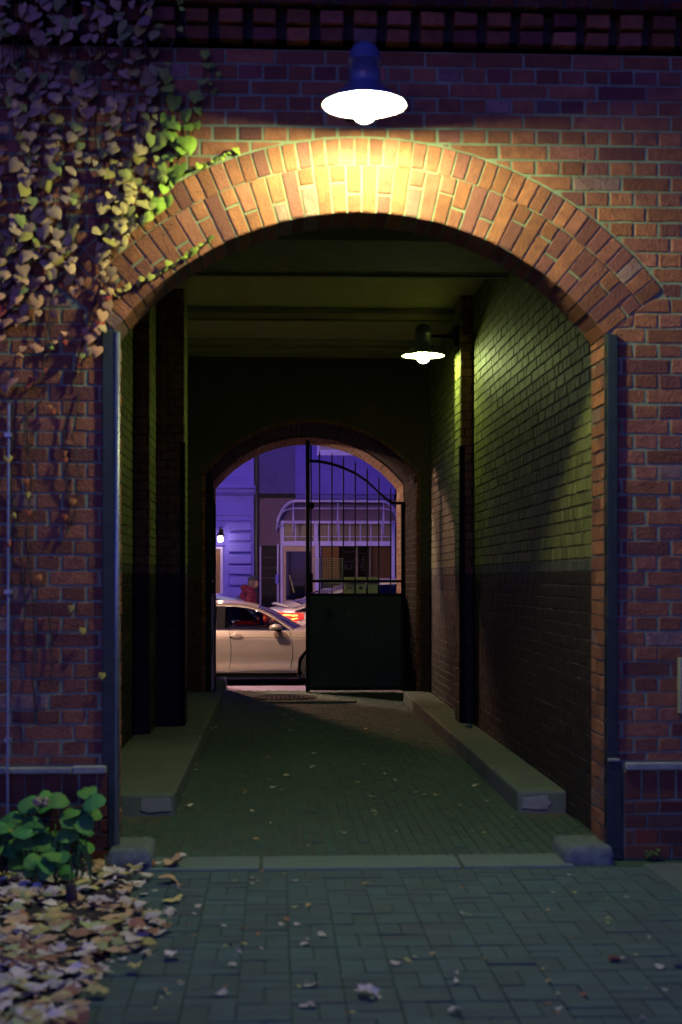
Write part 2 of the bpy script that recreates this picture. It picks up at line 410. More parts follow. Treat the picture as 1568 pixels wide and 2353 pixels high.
# plinth body
mb.box((WALL_L, YF - .022, 0), (XL - .03, YF - d, .508), 1); mb.box((XR + .1, YF - .022, 0), (WALL_R, YF - d, .508), 1)
front_wall = GH(mb, 'front_wall', [M['brick'], M['mortar']])

# arch rings (deep voussoirs, so the soffit is brick too)
mb = MB()
def ring(mb, r0, r1, n, depth, splits, face=0.004, cz=CZ, cx=CX, am=AMAX, fn=fF, g=0.0055, colf=None):
    for i in range(n):
        t0, t1 = -am + 2 * am * i / n, -am + 2 * am * (i + 1) / n
        cuts = [r0, r1]
        s = splits[i % len(splits)]
        if s: cuts = [r0, r0 + (r1 - r0) * s, r1]
        for q in range(len(cuts) - 1):
            ra, rb = cuts[q] + (g if q else -.002 + rnd.uniform(-.003, .003)), cuts[q + 1] - g
            def P(r, t, s_): tt = t + s_ * g / r; return (cx + r * math.sin(tt), cz + r * math.cos(tt))
            poly = [P(ra, t0, 1), P(ra, t1, -1), P(rb, t1, -1), P(rb, t0, 1)]
            brick(mb, fn, poly, face - (depth if q == 0 else .04), face, colr=(colf or red)(), jit=.002)
ring(mb, RI, R1, 40, .355, [.38, 0, .62, 0, .62, .38, 0])
ring(mb, R1, R2, 47, .05, [0])
n = 40
for i in range(n):
    t0, t1 = -AMAX + 2 * AMAX * i / n, -AMAX + 2 * AMAX * (i + 1) / n
    r = RI + .004
    a = (CX + r * math.sin(t0), CZ + r * math.cos(t0)); b = (CX + r * math.sin(t1), CZ + r * math.cos(t1))
    mb.add([(a[0], YF - .003 + .01, a[1]), (b[0], YF + .007, b[1]), (b[0], YB, b[1]), (a[0], YB, a[1])], [(0, 1, 2, 3)], 1)
GH(mb, 'arch_ring', [M['brick'], M['mortar']])
# jamb reveals
mb = MB()
fJR = lambda a, b, dd: (XR - dd, a, b)
fJL = lambda a, b, dd: (XL + dd, a, b)
for fn in (fJR, fJL):
    mb = MB()
    k = 0
    while k * CH < SPR - .02:
        z0, z1 = k * CH, min((k + 1) * CH, SPR); g = J / 2
        cuts = [YF + .0, YF + .125, YB] if k % 2 else [YF, YF + .25, YB]
        for y0, y1 in zip(cuts, cuts[1:]):
            brick(mb, fn, [(y0 + g, z0 + g), (y1 - g, z0 + g), (y1 - g, z1 - g), (y0 + g, z1 - g)], -.02, .004, colr=red())
        k += 1
    mb.add([fn(YF + .009, 0, -.006), fn(YB, 0, -.006), fn(YB, SPR, -.006), fn(YF + .009, SPR, -.006)], [(0, 1, 2, 3)], 1)
    GH(mb, 'jamb', [M['brick'], M['mortar']])

# cornice: two rows of dentils under a proud string course
mb = MB()
ZD = [(4.625, 4.70), (4.712, 4.787)]
mb.add([fF(WALL_L, 4.6, -d), fF(WALL_R, 4.6, -d), fF(WALL_R, 4.83, -d), fF(WALL_L, 4.83, -d)], [(0, 1, 2, 3)], 1)
pitch = 0.1885; x = at(812, 0, YF).x - pitch * 24
while x < WALL_R - .15:
    if x > WALL_L:
        for (z0, z1), pr in zip(ZD, (0.075, 0.11)):
            brick(mb, fF, [(x, z0), (x + .128, z0), (x + .128, z1), (x, z1)], -.009, pr, colr=tuple(c * .9 for c in red()))
    x += pitch
shade_toned_red = lambda k, z: tuple(c * rnd.uniform(.3, .5) for c in red())  # shade at the top of the wall, painted into the brick colours
bond(mb, fF, WALL_L, WALL_R, 4.80, 4.98, face=.15, depth=.2, colf=shade_toned_red)
bond(mb, fF, WALL_L, WALL_R, 4.98, WALL_T, face=.09, depth=.1, colf=shade_toned_red)
mb.box((WALL_L, YF - .14, 4.806), (WALL_R, YF + .1, 4.975), 1); mb.box((WALL_L, YF - .08, 4.976), (WALL_R, YF + .1, WALL_T), 1)
GH(mb, 'dentil_cornice', [M['shade_brick'], mat('shade_toned_mortar', (.05, .05, .045), .95, noise=.5, nscale=6)])  # dark mortar paints the shadow gaps between the dentils
# plinth ledge
for (a0, a1) in ((WALL_L, XL - 0.035), (XR + .105, WALL_R)):
    mb = MB(); x = a0
    while x < a1:
        x2 = min(x + rnd.uniform(.5, .8), a1)
        mb.box((x + .002, YF - .055 + rnd.uniform(-.006, .006), .512 + rnd.uniform(-.004, .004)), (x2 - .002, YF - .0095, .551 + rnd.uniform(-.006, .004)))
        x = x2
    GH(mb, 'plinth_ledge', M['ledge'], bevel=.008)

# corner guards on the outer jambs
mb = MB()
mb.box((XL - .064, YF - .022, 0.0), (XL + .012, YF + .004, 3.0)); mb.box((XL - .010, YF + .0045, 0.0), (XL + .012, YF + .05, 3.0))
g1 = GH(mb, 'corner_guard', M['guard'], bevel=.006)
mb = MB()
mb.tube([(XL + .018, YF - .012, 0.05), (XL + .018, YF - .012, 2.99)], .017, 10)
g2 = mb.build('edge_rod', M['galv'], g1, smooth=True)
mb = MB()
mb.box((XR + .004, YF - .024, 0.0), (XR + .066, YF + .004, 3.0)); mb.box((XR + .0, YF - .034, 0.0), (XR + .085, YF - .0245, .56)); 
mb.box((XR - .006, YF + .0045, 0), (XR + .02, YF + .02, 3.0))
GH(mb, 'corner_guard', M['guard'], bevel=.006)
mb = MB(); mb.box((XR + .005, YF - .042, .562), (XR + .075, YF - .0255, .578)); GH(mb, 'guard_cap', M['ledge'], bevel=.004)

# ------------------------------------------------------------ inside of the passage
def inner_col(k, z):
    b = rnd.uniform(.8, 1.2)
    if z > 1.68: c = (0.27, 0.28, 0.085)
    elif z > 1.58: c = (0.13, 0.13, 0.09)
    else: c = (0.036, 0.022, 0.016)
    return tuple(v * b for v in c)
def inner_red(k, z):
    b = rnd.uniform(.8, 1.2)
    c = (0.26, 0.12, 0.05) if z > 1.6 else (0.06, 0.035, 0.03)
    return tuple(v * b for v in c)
def face_wall(name, fn, a0, a1, b0, b1, colf=inner_col, lim=None):
    mb = MB()
    bond(mb, fn, a0, a1, b0, b1, depth=.02, colf=colf, j=.009, lim=lim)
    mb.add([fn(a0, b0, -.006), fn(a1, b0, -.006), fn(a1, b1, -.006), fn(a0, b1, -.006)], [(0, 1, 2, 3)], 1)
    return GH(mb, name, [M['inner_brick'], M['inner_mortar']])
fR = lambda x: (lambda a, b, dd: (x - dd, a, b))       # faces -x
fL = lambda x: (lambda a, b, dd: (x + dd, a, b))       # faces +x
fY = lambda y: (lambda a, b, dd: (a, y - dd, b))       # faces the courtyard
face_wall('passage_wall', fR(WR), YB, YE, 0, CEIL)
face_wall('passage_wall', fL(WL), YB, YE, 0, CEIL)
# pilasters: (x inner face, y0, y1, side)
def pilaster(x0, x1, y0, y1, side):
    mb = MB()
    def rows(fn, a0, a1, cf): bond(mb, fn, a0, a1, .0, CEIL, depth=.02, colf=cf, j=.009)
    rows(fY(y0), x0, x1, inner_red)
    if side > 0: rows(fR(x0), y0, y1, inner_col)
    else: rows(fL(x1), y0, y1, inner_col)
    mb.box((x0 + .006, y0 + .006, 0), (x1 - .006, y1, CEIL), 1)
    return GH(mb, 'pilaster', [M['inner_brick'], M['inner_mortar']])
PRX = at(1058, 0, 14.3).x
pr = pilaster(PRX, WR, 14.3, 14.75, 1)
P1X = at(345, 0, 13.4).x; P2X = at(425, 0, 14.1).x
pl1 = pilaster(WL, P1X, 13.4, 14.1, -1)
pl2 = pilaster(WL, P2X, 14.1, 14.58, -1)
mb = MB(); mb.box((PRX - .008, 14.285, .15), (PRX + .045, 14.297, 2.95)); mb.box((PRX - .009, 14.2975, .15), (PRX - .002, 14.34, 2.95))
GH(mb, 'pilaster_guard', M['iron'], bevel=.003)
mb = MB(); mb.box((P2X - .045, 14.085, .15), (P2X + .004, 14.097, 2.95))
GH(mb, 'pilaster_guard', M['iron'], bevel=.003)

# end wall with the inner arch; its reveal runs out to the street
EL, ER = at(472, 0, YE).x, at(958, 0, YE).x
ECX = (EL + ER) / 2; EHW = (ER - EL) / 2; ESP = 2.95; EAP = 3.63
ERI = (EHW ** 2 + (EAP - ESP) ** 2) / (2 * (EAP - ESP)); ECZ = EAP - ERI; EAM = math.asin(EHW / ERI)
mb = MB()
backing(mb, fY(YE), EL, ER, WL, WR, CEIL, ESP, ECZ, ERI, EAM, 0)
GH(mb, 'end_wall', M['tympanum'])
# dado of bricks on the end wall + arch trim
mb = MB()
for a0, a1 in ((WL, EL), (ER, WR)):
    bond(mb, fY(YE), a0, a1, 0, 1.62, depth=.02, face=.006, colf=lambda k, z: tuple(c * .4 for c in inner_red(k, z)), j=.009)
ring(mb, ERI, ERI + .045, 60, .06, [0], face=.02, cz=ECZ, cx=ECX, am=EAM, fn=fY(YE), colf=lambda: tuple(c * .6 for c in red()))
for xx, s in ((EL, -1), (ER, 1)):
    z = 0
    while z < ESP - .03:
        a, b = (xx - .045, xx) if s < 0 else (xx, xx + .045)
        brick(mb, fY(YE), [(a, z + .005), (b, z + .005), (b, z + .065), (a, z + .065)], -.03, .012, colr=tuple(c * .6 for c in red())); z += .07
GH(mb, 'inner_arch_trim', M['brick'])
mb = MB()
YR = 20.16
def reveal(y0, y1, off, colf):
    fr_, fl_ = fR(ER - off), fL(EL + off)
    for fn in (fr_, fl_): bond(mb, fn, y0, y1, 0, ESP, depth=.02, colf=colf, j=.009)
    r = ERI - off
    nn = 44; rows = [(y0 + i * .25, min(y0 + (i + 1) * .25, y1)) for i in range(int(math.ceil((y1 - y0) / .25 - 1e-6)))]
    am = math.asin(min(1, (EHW - off) / r))
    for i in range(nn):
        t0, t1 = -am + 2 * am * i / nn, -am + 2 * am * (i + 1) / nn
        for (ya, yb) in rows:
            g = .004; P = lambda t, dd: (ECX + (r - dd) * math.sin(t), ECZ + (r - dd) * math.cos(t))
            e = g / r
            fn = lambda a, b, dd: (P(a, dd)[0], b, P(a, dd)[1])
            poly = [(t0 + e, ya + g), (t1 - e, ya + g), (t1 - e, yb - g), (t0 + e, yb - g)]
            vs = [fn(a, b, -.02) for a, b in poly] + [fn(a, b, rnd.uniform(0, .003)) for a, b in poly]
            mb.add(vs, [(0, 1, 5, 4), (1, 2, 6, 5), (2, 3, 7, 6), (3, 0, 4, 7), (4, 5, 6, 7)], 0, colf(0, 3))
        a0_, a1_ = P(t0, -.008), P(t1, -.008)
        mb.add([(a0_[0], y0, a0_[1]), (a1_[0], y0, a1_[1]), (a1_[0], y1, a1_[1]), (a0_[0], y1, a0_[1])], [(0, 1, 2, 3)], 1)
    for xx in (ER - off + .008, EL + off - .008):
        mb.add([(xx, y0, 0), (xx, y1, 0), (xx, y1, ESP), (xx, y0, ESP)], [(0, 1, 2, 3)], 1)
reveal(YE + .03, YR, 0.0, lambda k, z: tuple(c * rnd.uniform(.8, 1.2) for c in (.016, .010, .007)))  # near-black tone: the unlit side of the gate is put into the colour
GH(mb, 'inner_reveal', [M['shade_brick'], M['inner_mortar']])
mb = MB()
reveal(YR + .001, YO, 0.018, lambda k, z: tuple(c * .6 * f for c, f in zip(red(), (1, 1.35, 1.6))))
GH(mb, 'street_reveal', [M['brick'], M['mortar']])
# street side of the gatehouse
mb = MB()
backing(mb, lambda a, b, dd: (a, YO + dd, b), EL + .018, ER - .018, WALL_L - 6, WALL_R + 6, WALL_T, ESP, ECZ, ERI - .018, math.asin((EHW - .018) / (ERI - .018)), 0)
mb.box((WALL_L - 6, YE + .1, WALL_T), (WALL_R + 6, YO, WALL_T + .15))
GH(mb, 'street_wall', M['tympanum'])
# ceiling slab, beams
mb = MB(); mb.box((WL - .3, YB, CEIL), (WR + .3, YO, CEIL + .25)); GH(mb, 'ceiling', M['plaster'])
mb = MB(); mb.box((WL - .1, YF + .12, 4.72), (WR + .1, YB - .002, WALL_T)); mb.box((WALL_L, YF + .1, WALL_T + .002), (WALL_R, YO, WALL_T + .12)); GH(mb, 'roof_slab', M['plaster'])
for (y0, y1, z0) in ((10.9, 12.15, 4.2), (15.0, 15.35, 4.40), (17.0, 17.3, 4.41)):
    mb = MB(); mb.box((WL, y0, z0), (WR, y1, CEIL - .002)); mb.box((WL, y1 - .05, z0 - .02), (WR, y1 + .012, z0 - .0005))
    GH(mb, 'ceiling_beam', M['beam'], bevel=.01)

# ------------------------------------------------------------ ground
def struct(mb, name, mats, **k):
    o = mb.build(name, mats, **k); o['kind'] = 'structure'; return o
mb = MB(); mb.box((-9, 2.5, -.25), (9, YF + .01, -.006)); struct(mb, 'ground', M['joint'])
def paver_col(a=(0.07, 0.14, 0.12)):
    b = rnd.uniform(.86, 1.12); k = rnd.random()
    if k < .2: a = (a[0] * 1.15, a[1] * .95, a[2] * .9)
    return tuple(x * b for x in a)
fG = lambda a, b, dd: (a, b, dd + .0012 * math.sin(a * 2.1 + b * 1.3))
mb = MB()
S = 0.205
i0 = -16
for i in range(-16, 24):
    for j in range(0, 24):
        x0, y0 = i * S + .06, 7.82 - (j + 1) * S
        if y0 < 3.2: continue
        if x0 < -3 or x0 > 4.6: continue
        if (i + j) % 2 == 0: rects = [(x0, y0, x0 + S / 2, y0 + S), (x0 + S / 2, y0, x0 + S, y0 + S)]
        else: rects = [(x0, y0, x0 + S, y0 + S / 2), (x0, y0 + S / 2, x0 + S, y0 + S)]
        for (a, b, c, e) in rects:
            g = .003
            brick(mb, fG, [(a + g, b + g), (c - g, b + g), (c - g, e - g), (a + g, e - g)], -.02, rnd.uniform(-.001, .0015), bev=.0018, jit=.001, colr=paver_col())
struct(mb, 'courtyard_paving', M['paver'])
# threshold strip of long stones
mb = MB()
for (u0, u1) in ((330, 598), (604, 1046), (1052, 1296)):
    x0, x1 = at(u0, 0, 8.15).x, at(u1, 0, 8.15).x
    mb.box((x0, 7.845, -.1), (x1, 8.19, .008 + rnd.uniform(0, .006)))
struct(mb, 'threshold_stones', mat('threshold_stone', (0.15, 0.22, 0.16), .8, noise=.6, nscale=5, bump=.4, bscale=40, dark=(.10,.13,.11)), bevel=.01)
# passage clinkers on edge, running away from the viewer
KL, KR = -0.68, 1.66
mb = MB()
x = WL
i = 0
while x < WR:
    w_ = .0705; y = 8.21 - (.11 if i % 2 else 0) - rnd.uniform(0, .02)
    while y < 20.4:
        y1 = y + .222
        inside = (KL - .02 < x < KR) or y1 < 9.6
        if inside and y1 > 8.22:
            brick(mb, fG, [(x + .004, max(y, 8.2) + .004), (x + w_ - .004, max(y, 8.2) + .004), (x + w_ - .004, y1 - .004), (x + .004, y1 - .004)], -.02, rnd.uniform(-.002, .004), bev=.005, jit=.002, colr=paver_col((.042, .10, .06)))
        y = y1
    x += w_; i += 1
struct(mb, 'passage_paving', M['paver'])
mb = MB(); mb.box((WL, YF + .011, -.25), (WR, 20.4, -.006)); struct(mb, 'passage_bedding', M['sand'])
mb = MB()
mb.box((EL - .2, 20.405, -.2), (ER + .2, 21.35, .0)); struct(mb, 'threshold_slab', M['pavement'])
# pavement beyond, sloping to the kerb, then the road and the far pavement
mb = MB()
mb.add([(-30, 21.351, -.005), (30, 21.351, -.005), (30, 22.55, -.10), (-30, 22.55, -.10), (-30, 22.56, -.30), (30, 22.56, -.30)], [(0, 1, 2, 3), (3, 2, 5, 4)])
struct(mb, 'pavement', M['pavement'])
mb = MB(); mb.box((-30, 22.55, -.35), (30, 22.70, -.115)); struct(mb, 'kerb_stone', M['kerb'], bevel=.01)
mb = MB(); mb.add([(-30, 22.5, -.28), (30, 22.5, -.28), (30, 30.1, -.26), (-30, 30.1, -.26)], [(0, 1, 2, 3)]); struct(mb, 'road', M['asphalt'])
mb = MB(); mb.box((-30, 30.05, -.3), (30, 33.2, -.13)); struct(mb, 'far_pavement', M['pavement'])
mb = MB(); mb.add([(-150, -60, -.4), (150, -60, -.4), (150, 160, -.4), (-150, 160, -.4)], [(0, 1, 2, 3)]); struct(mb, 'terrain', M['soil'])
mb = MB(); mb.box((-9, -8, -.25), (9, 2.5, -.012)); struct(mb, 'ground_behind', M['joint'])
# kerbs inside the passage
def kerb_strip(x0, x1, name):
    mb = MB(); y = 9.66; first = True
    while y < YE - .01:
        y1 = min(y + (1.35 if not first else 1.1), YE)
        mb.box((x0, y + .002, -.05), (x1, y1 - .002, .15 + rnd.uniform(-.003, .003)))
        y = y1; first = False
    return struct(mb, name, M['kerb'], bevel=.02)
kerb_strip(WL, KL, 'kerb'); kerb_strip(KR, WR - .001, 'kerb')
# whitened chipped patches on the kerb noses
for (ua, ub, va, vb) in ((322, 398, 1832, 1868), (1198, 1270, 1828, 1862)):
    mb = MB(); p = at(ua, va, 9.66); q = at(ub, vb, 9.66)
    n = 14; cx_, cz_ = (p.x + q.x) / 2, (p.z + q.z) / 2; hx, hz = (q.x - p.x) / 2, (p.z - q.z) / 2
    poly = []
    for k in range(n):
        t = 2 * math.pi * k / n; c, s_ = math.cos(t), math.sin(t)
        rr = rnd.uniform(.72, 1.02)
        poly.append((cx_ + hx * rr * math.copysign(abs(c) ** .5, c), min(cz_ + hz * rr * math.copysign(abs(s_) ** .5, s_), .128)))
    mb.prism(poly, lambda a, b, dd: (a, 9.66 - dd, b), -.004, .006)
    struct(mb, 'kerb_patch', M['pale_stone'], bevel=.002)
# guard stones at the outer jambs
def guard_stone(x0, x1, y0, y1, h, label):
    mb = MB(); nx, ny = 6, 6
    vs = []; 
    for lv, zz in enumerate((-.05, h * .5, h * .92, h)):
        ins = (0, .0, .012, .035)[lv]
        for j_ in range(ny + 1):
            for i_ in range(nx + 1):
                xx = x0 + ins + (x1 - x0 - 2 * ins) * i_ / nx; yy = y0 + ins + (y1 - y0 - 2 * ins) * j_ / ny
                vs.append((xx + rnd.uniform(-.006, .006), yy + rnd.uniform(-.006, .006), zz + rnd.uniform(-.006, .004)))
    N = (nx + 1) * (ny + 1); fs = []
    idx = lambda l_, i_, j_: l_ * N + j_ * (nx + 1) + i_
    for l_ in range(3):
        for i_ in range(nx):
            fs.append((idx(l_, i_, 0), idx(l_, i_ + 1, 0), idx(l_ + 1, i_ + 1, 0), idx(l_ + 1, i_, 0)))
            fs.append((idx(l_, i_ + 1, ny), idx(l_, i_, ny), idx(l_ + 1, i_, ny), idx(l_ + 1, i_ + 1, ny)))
        for j_ in range(ny):
            fs.append((idx(l_, 0, j_ + 1), idx(l_, 0, j_), idx(l_ + 1, 0, j_), idx(l_ + 1, 0, j_ + 1)))
            fs.append((idx(l_, nx, j_), idx(l_, nx, j_ + 1), idx(l_ + 1, nx, j_ + 1), idx(l_ + 1, nx, j_)))
    for i_ in range(nx):
        for j_ in range(ny): fs.append((idx(3, i_, j_), idx(3, i_ + 1, j_), idx(3, i_ + 1, j_ + 1), idx(3, i_, j_ + 1)))
    mb.add(vs, fs)
    o = mb.build('guard_stone', M['granite'], smooth=True); tag(o, label, 'guard stone', 'stone blocks at the feet of the arch')
guard_stone(XL - .02, at(350, 0, 7.95).x, 7.86, 8.30, .11, 'worn stone block at the foot of the ivy-side arch jamb beside fallen leaves')
guard_stone(at(1296, 0, 7.95).x, XR + .01, 7.90, 8.30, .10, 'worn stone block at the foot of the right arch jamb, dark front')
EG = at(520, 0, 20.6).x
guard_stone(EL + .04, EG, 20.45, 21.0, .16, 'small stone block at the far gateway beside the open gate leaf and the car')
# pale slab at the right edge of the courtyard
mb = MB()
pts = [gr(1478, 1990), gr(1640, 2110), gr(1760, 2110), gr(1700, 1986)]
mb.prism([(p.x, p.y) for p in pts], lambda a, b, dd: (a, b, dd), -.1, .014)
struct(mb, 'paving_slab', M['kerb'], bevel=.006)
# bed soil under the shrub
mb = MB()
bed = [gr(-260, 2700), gr(60, 2420), gr(225, 2240), gr(300, 2120), gr(300, 2010), gr(240, 1968)]
poly = [(-3.8, 3.2)] + [(p.x, p.y) for p in bed if p.y > 3.2] + [(XL - .05, YF - .03), (-3.8, YF - .03)]
mb.prism(poly, lambda a, b, dd: (a, b, dd), -.05, .012)
struct(mb, 'planting_bed', M['soil'])
# manhole cover, drain bar
mc = gr(656, 1603)
mb = MB(); mb.lathe([(0.0, .012), (.30, .012), (.31, .004), (.335, .004), (.345, .014), (.41, .014), (.43, .002), (.43, -.05)], (mc.x, mc.y, 0.002), 48)
for k in range(-4, 5):
    for q in range(-4, 5):
        if math.hypot(k, q) * .06 < .26: mb.box((mc.x + k * .06 - .018, mc.y + q * .06 - .018, .0135), (mc.x + k * .06 + .018, mc.y + q * .06 + .018, .019))
tag(mb.build('manhole_cover', M['iron'], bevel=.002), 'round iron manhole cover in the paving before the gate', 'manhole cover')
a = gr(617, 1616)
mb = MB(); mb.box((a.x, a.y - .05, .004), (gr(820, 1616).x, a.y + .05, .03))
tag(mb.build('door_stop_bar', M['kerb'], bevel=.008), 'low narrow bar lying across the passage paving before the manhole', 'sill')

# ------------------------------------------------------------ lamps
def wall_lamp(loc, label, bulb, arm_to, tilt=0):
    t = empty('wall_lamp', loc); tag(t, label, 'lamp', 'enamel shade lamps over the passage')
    mb = MB()
    # shade: outer skin and inner skin
    prof = [(.083, .135), (.10, .115), (.125, .09), (.17, .045), (.208, .016), (.221, 0.0), (.221, -.006), (.214, -.004), (.200, .012), (.16, .040), (.11, .085), (.0, .10)]
    prof = [(a_, b_ * .82) for a_, b_ in prof]
    mb.lathe(prof[:7], (0, 0, 0), 48, 0); mb.lathe(prof[6:], (0, 0, 0), 48, 1)
    mb.build('shade', [M['enamel'], M['enamel_in']], t, smooth=True)
    mb = MB(); mb.lathe([(a_, b_ * .82) for a_, b_ in [(.084, .13), (.084, .27), (.088, .272), (.088, .287), (.083, .29), (.080, .335), (.06, .375), (.03, .395), (.0, .40)]], (0, 0, 0), 36)
    h = mb.build('housing', M['enamel'], t, smooth=True)
    mb = MB(); dv = Vector(arm_to) - Vector(loc)
    mb.tube([(0, 0, .20), (dv.x * .98, dv.y * .98, .20)], .024, 12)
    n_ = dv.normalized(); s_ = .07
    if abs(n_.y) > abs(n_.x): mb.box((dv.x - s_, dv.y - .03, .10), (dv.x + s_, dv.y, .30))
    else: mb.box((dv.x - .03, dv.y - s_, .10), (dv.x, dv.y + s_, .30))
    mb.build('bracket', M['iron'], t, bevel=.004)
    dk_ = 1 if bulb == 'bulb_front' else .82
    mb = MB(); mb.lathe([(a_, b_ * dk_) for a_, b_ in [(.0, -.100), (.022, -.097), (.045, -.085), (.062, -.062), (.071, -.03), (.073, 0), (.074, .02)]], (0, 0, 0), 28)
    mb.build('glass_dome', M['dome'], t, smooth=True)
    mb = MB(); pr_ = []
    for k in range(13):
        a_ = -math.pi / 2 + math.pi * k / 12; pr_.append((.062 * math.cos(a_), .012 + (.058 if bulb == 'bulb_front' or a_ > 0 else .088) * math.sin(a_)))
    mb.lathe(pr_, (0, 0, 0), 24)
    mb.build('bulb', M[bulb], t, smooth=True)
    return t
L1 = at(838, 240, 7.47)
wall_lamp(L1, 'large lit lamp with blue-grey enamel shade above the front arch', 'bulb_front', (L1.x, YF + .006, L1.z))
L2 = at(973, 817, 14.52)
wall_lamp(L2, 'smaller looking lit lamp deep in the passage on the right pilaster', 'bulb_inner', (PRX, L2.y, L2.z))

# ------------------------------------------------------------ gate leaves
def gate_leaf(loc, rz, label, extras):
    t = empty('gate_leaf', loc, rz); tag(t, label, 'gate', 'iron gate leaves')
    W = 1.40; f = MB()
    mb = MB(); mb.box((.0, -.03, .02), (.05, .03, 2.66)); mb.box((W - .055, -.032, .01), (W, .032, 3.56)); mb.box((.05, -.022, 1.555), (W - .055, .022, 1.59)); mb.box((.05, -.025, 1.365), (W - .055, .025, 1.40)); mb.box((.05, -.025, .03), (W - .055, .025, .075)); mb.box((.0, -.02, 2.662), (.20, .02, 2.695))
    mb.build('frame', M['iron'], t, bevel=.004)
    mb = MB()
    arc = [(.19, 2.68), (.366, 2.83), (.53, 2.985), (.70, 3.10), (.867, 3.175), (1.03, 3.23), (1.205, 3.265), (1.35, 3.27)]
    for (a_, b_), (c_, d_) in zip(arc, arc[1:]):
        mb.add([(a_, -.012, b_ - .02), (c_, -.012, d_ - .02), (c_, .012, d_ - .02), (a_, .012, b_ - .02), (a_, -.012, b_ + .02), (c_, -.012, d_ + .02), (c_, .012, d_ + .02), (a_, .012, b_ + .02)],
               [(0, 3, 2, 1), (4, 5, 6, 7), (0, 1, 5, 4), (1, 2, 6, 5), (2, 3, 7, 6), (3, 0, 4, 7)])
    mb.build('top_arc', M['iron'], t)
    tops = [2.92, 3.07, 3.19, 3.29, 3.35, 3.40, 3.42]; xs = [.197, .366, .53, .70, .867, 1.03, 1.205]
    for x_, z_ in zip(xs, tops):
        mb = MB(); mb.tube([(x_, 0, 1.40), (x_, 0, z_ - .06), (x_, 0, z_)], [.0105, .0105, .002], 8); mb.build('bar', M['iron'], t)
    mb = MB(); mb.box((.05, -.008, .075), (W - .055, .008, 1.365)); mb.build('panel', M['gate'], t)
    for s_ in (1, -1):
        mb = MB()
        for (a_, b_) in (((.08, .30), (1.32, 1.14)), ((.08, 1.14), (1.32, .30))):
            dx_, dz_ = b_[0] - a_[0], b_[1] - a_[1]; L_ = math.hypot(dx_, dz_); nx_, nz_ = -dz_ / L_ * .017, dx_ / L_ * .017
            off = .001 if a_[1] < .5 else 0
            P = lambda a, b, dd: (a, s_ * dd, b)
            mb.prism([(a_[0] - nx_, a_[1] - nz_), (b_[0] - nx_, b_[1] - nz_), (b_[0] + nx_, b_[1] + nz_), (a_[0] + nx_, a_[1] + nz_)], P, .0085, .016 + off)
        mb.box((.05, s_ * .0085, 1.17), (1.345, s_ * .014, 1.195)); mb.box((.05, s_ * .0085, .245), (1.345, s_ * .014, .27))
        n_ = 16
        pts_ = [(.70 + (.085 if k % 2 else .055) * math.cos(2 * math.pi * k / n_), .72 + (.085 if k % 2 else .055) * math.sin(2 * math.pi * k / n_)) for k in range(n_)]
        mb.prism(pts_, lambda a, b, dd: (a, s_ * dd, b), .0175, .026)
        mb.build('cross_brace', M['gate'], t)
    mb = MB(); mb.tube([(W - .075, -.045, 1.5), (W - .075, -.045, 3.50)], .012, 8); mb.tube([(W - .075, -.05, 1.42), (W - .075, -.05, 1.68)], .03, 10)
    mb.lathe([(0, -.05), (.04, -.04), (.05, 0), (.04, .04), (0, .05)], (W - .075, -.04, 2.64), 12)
    mb.build('drop_bolt', M['iron'], t, smooth=True)
    if extras: extras(t)
    return t
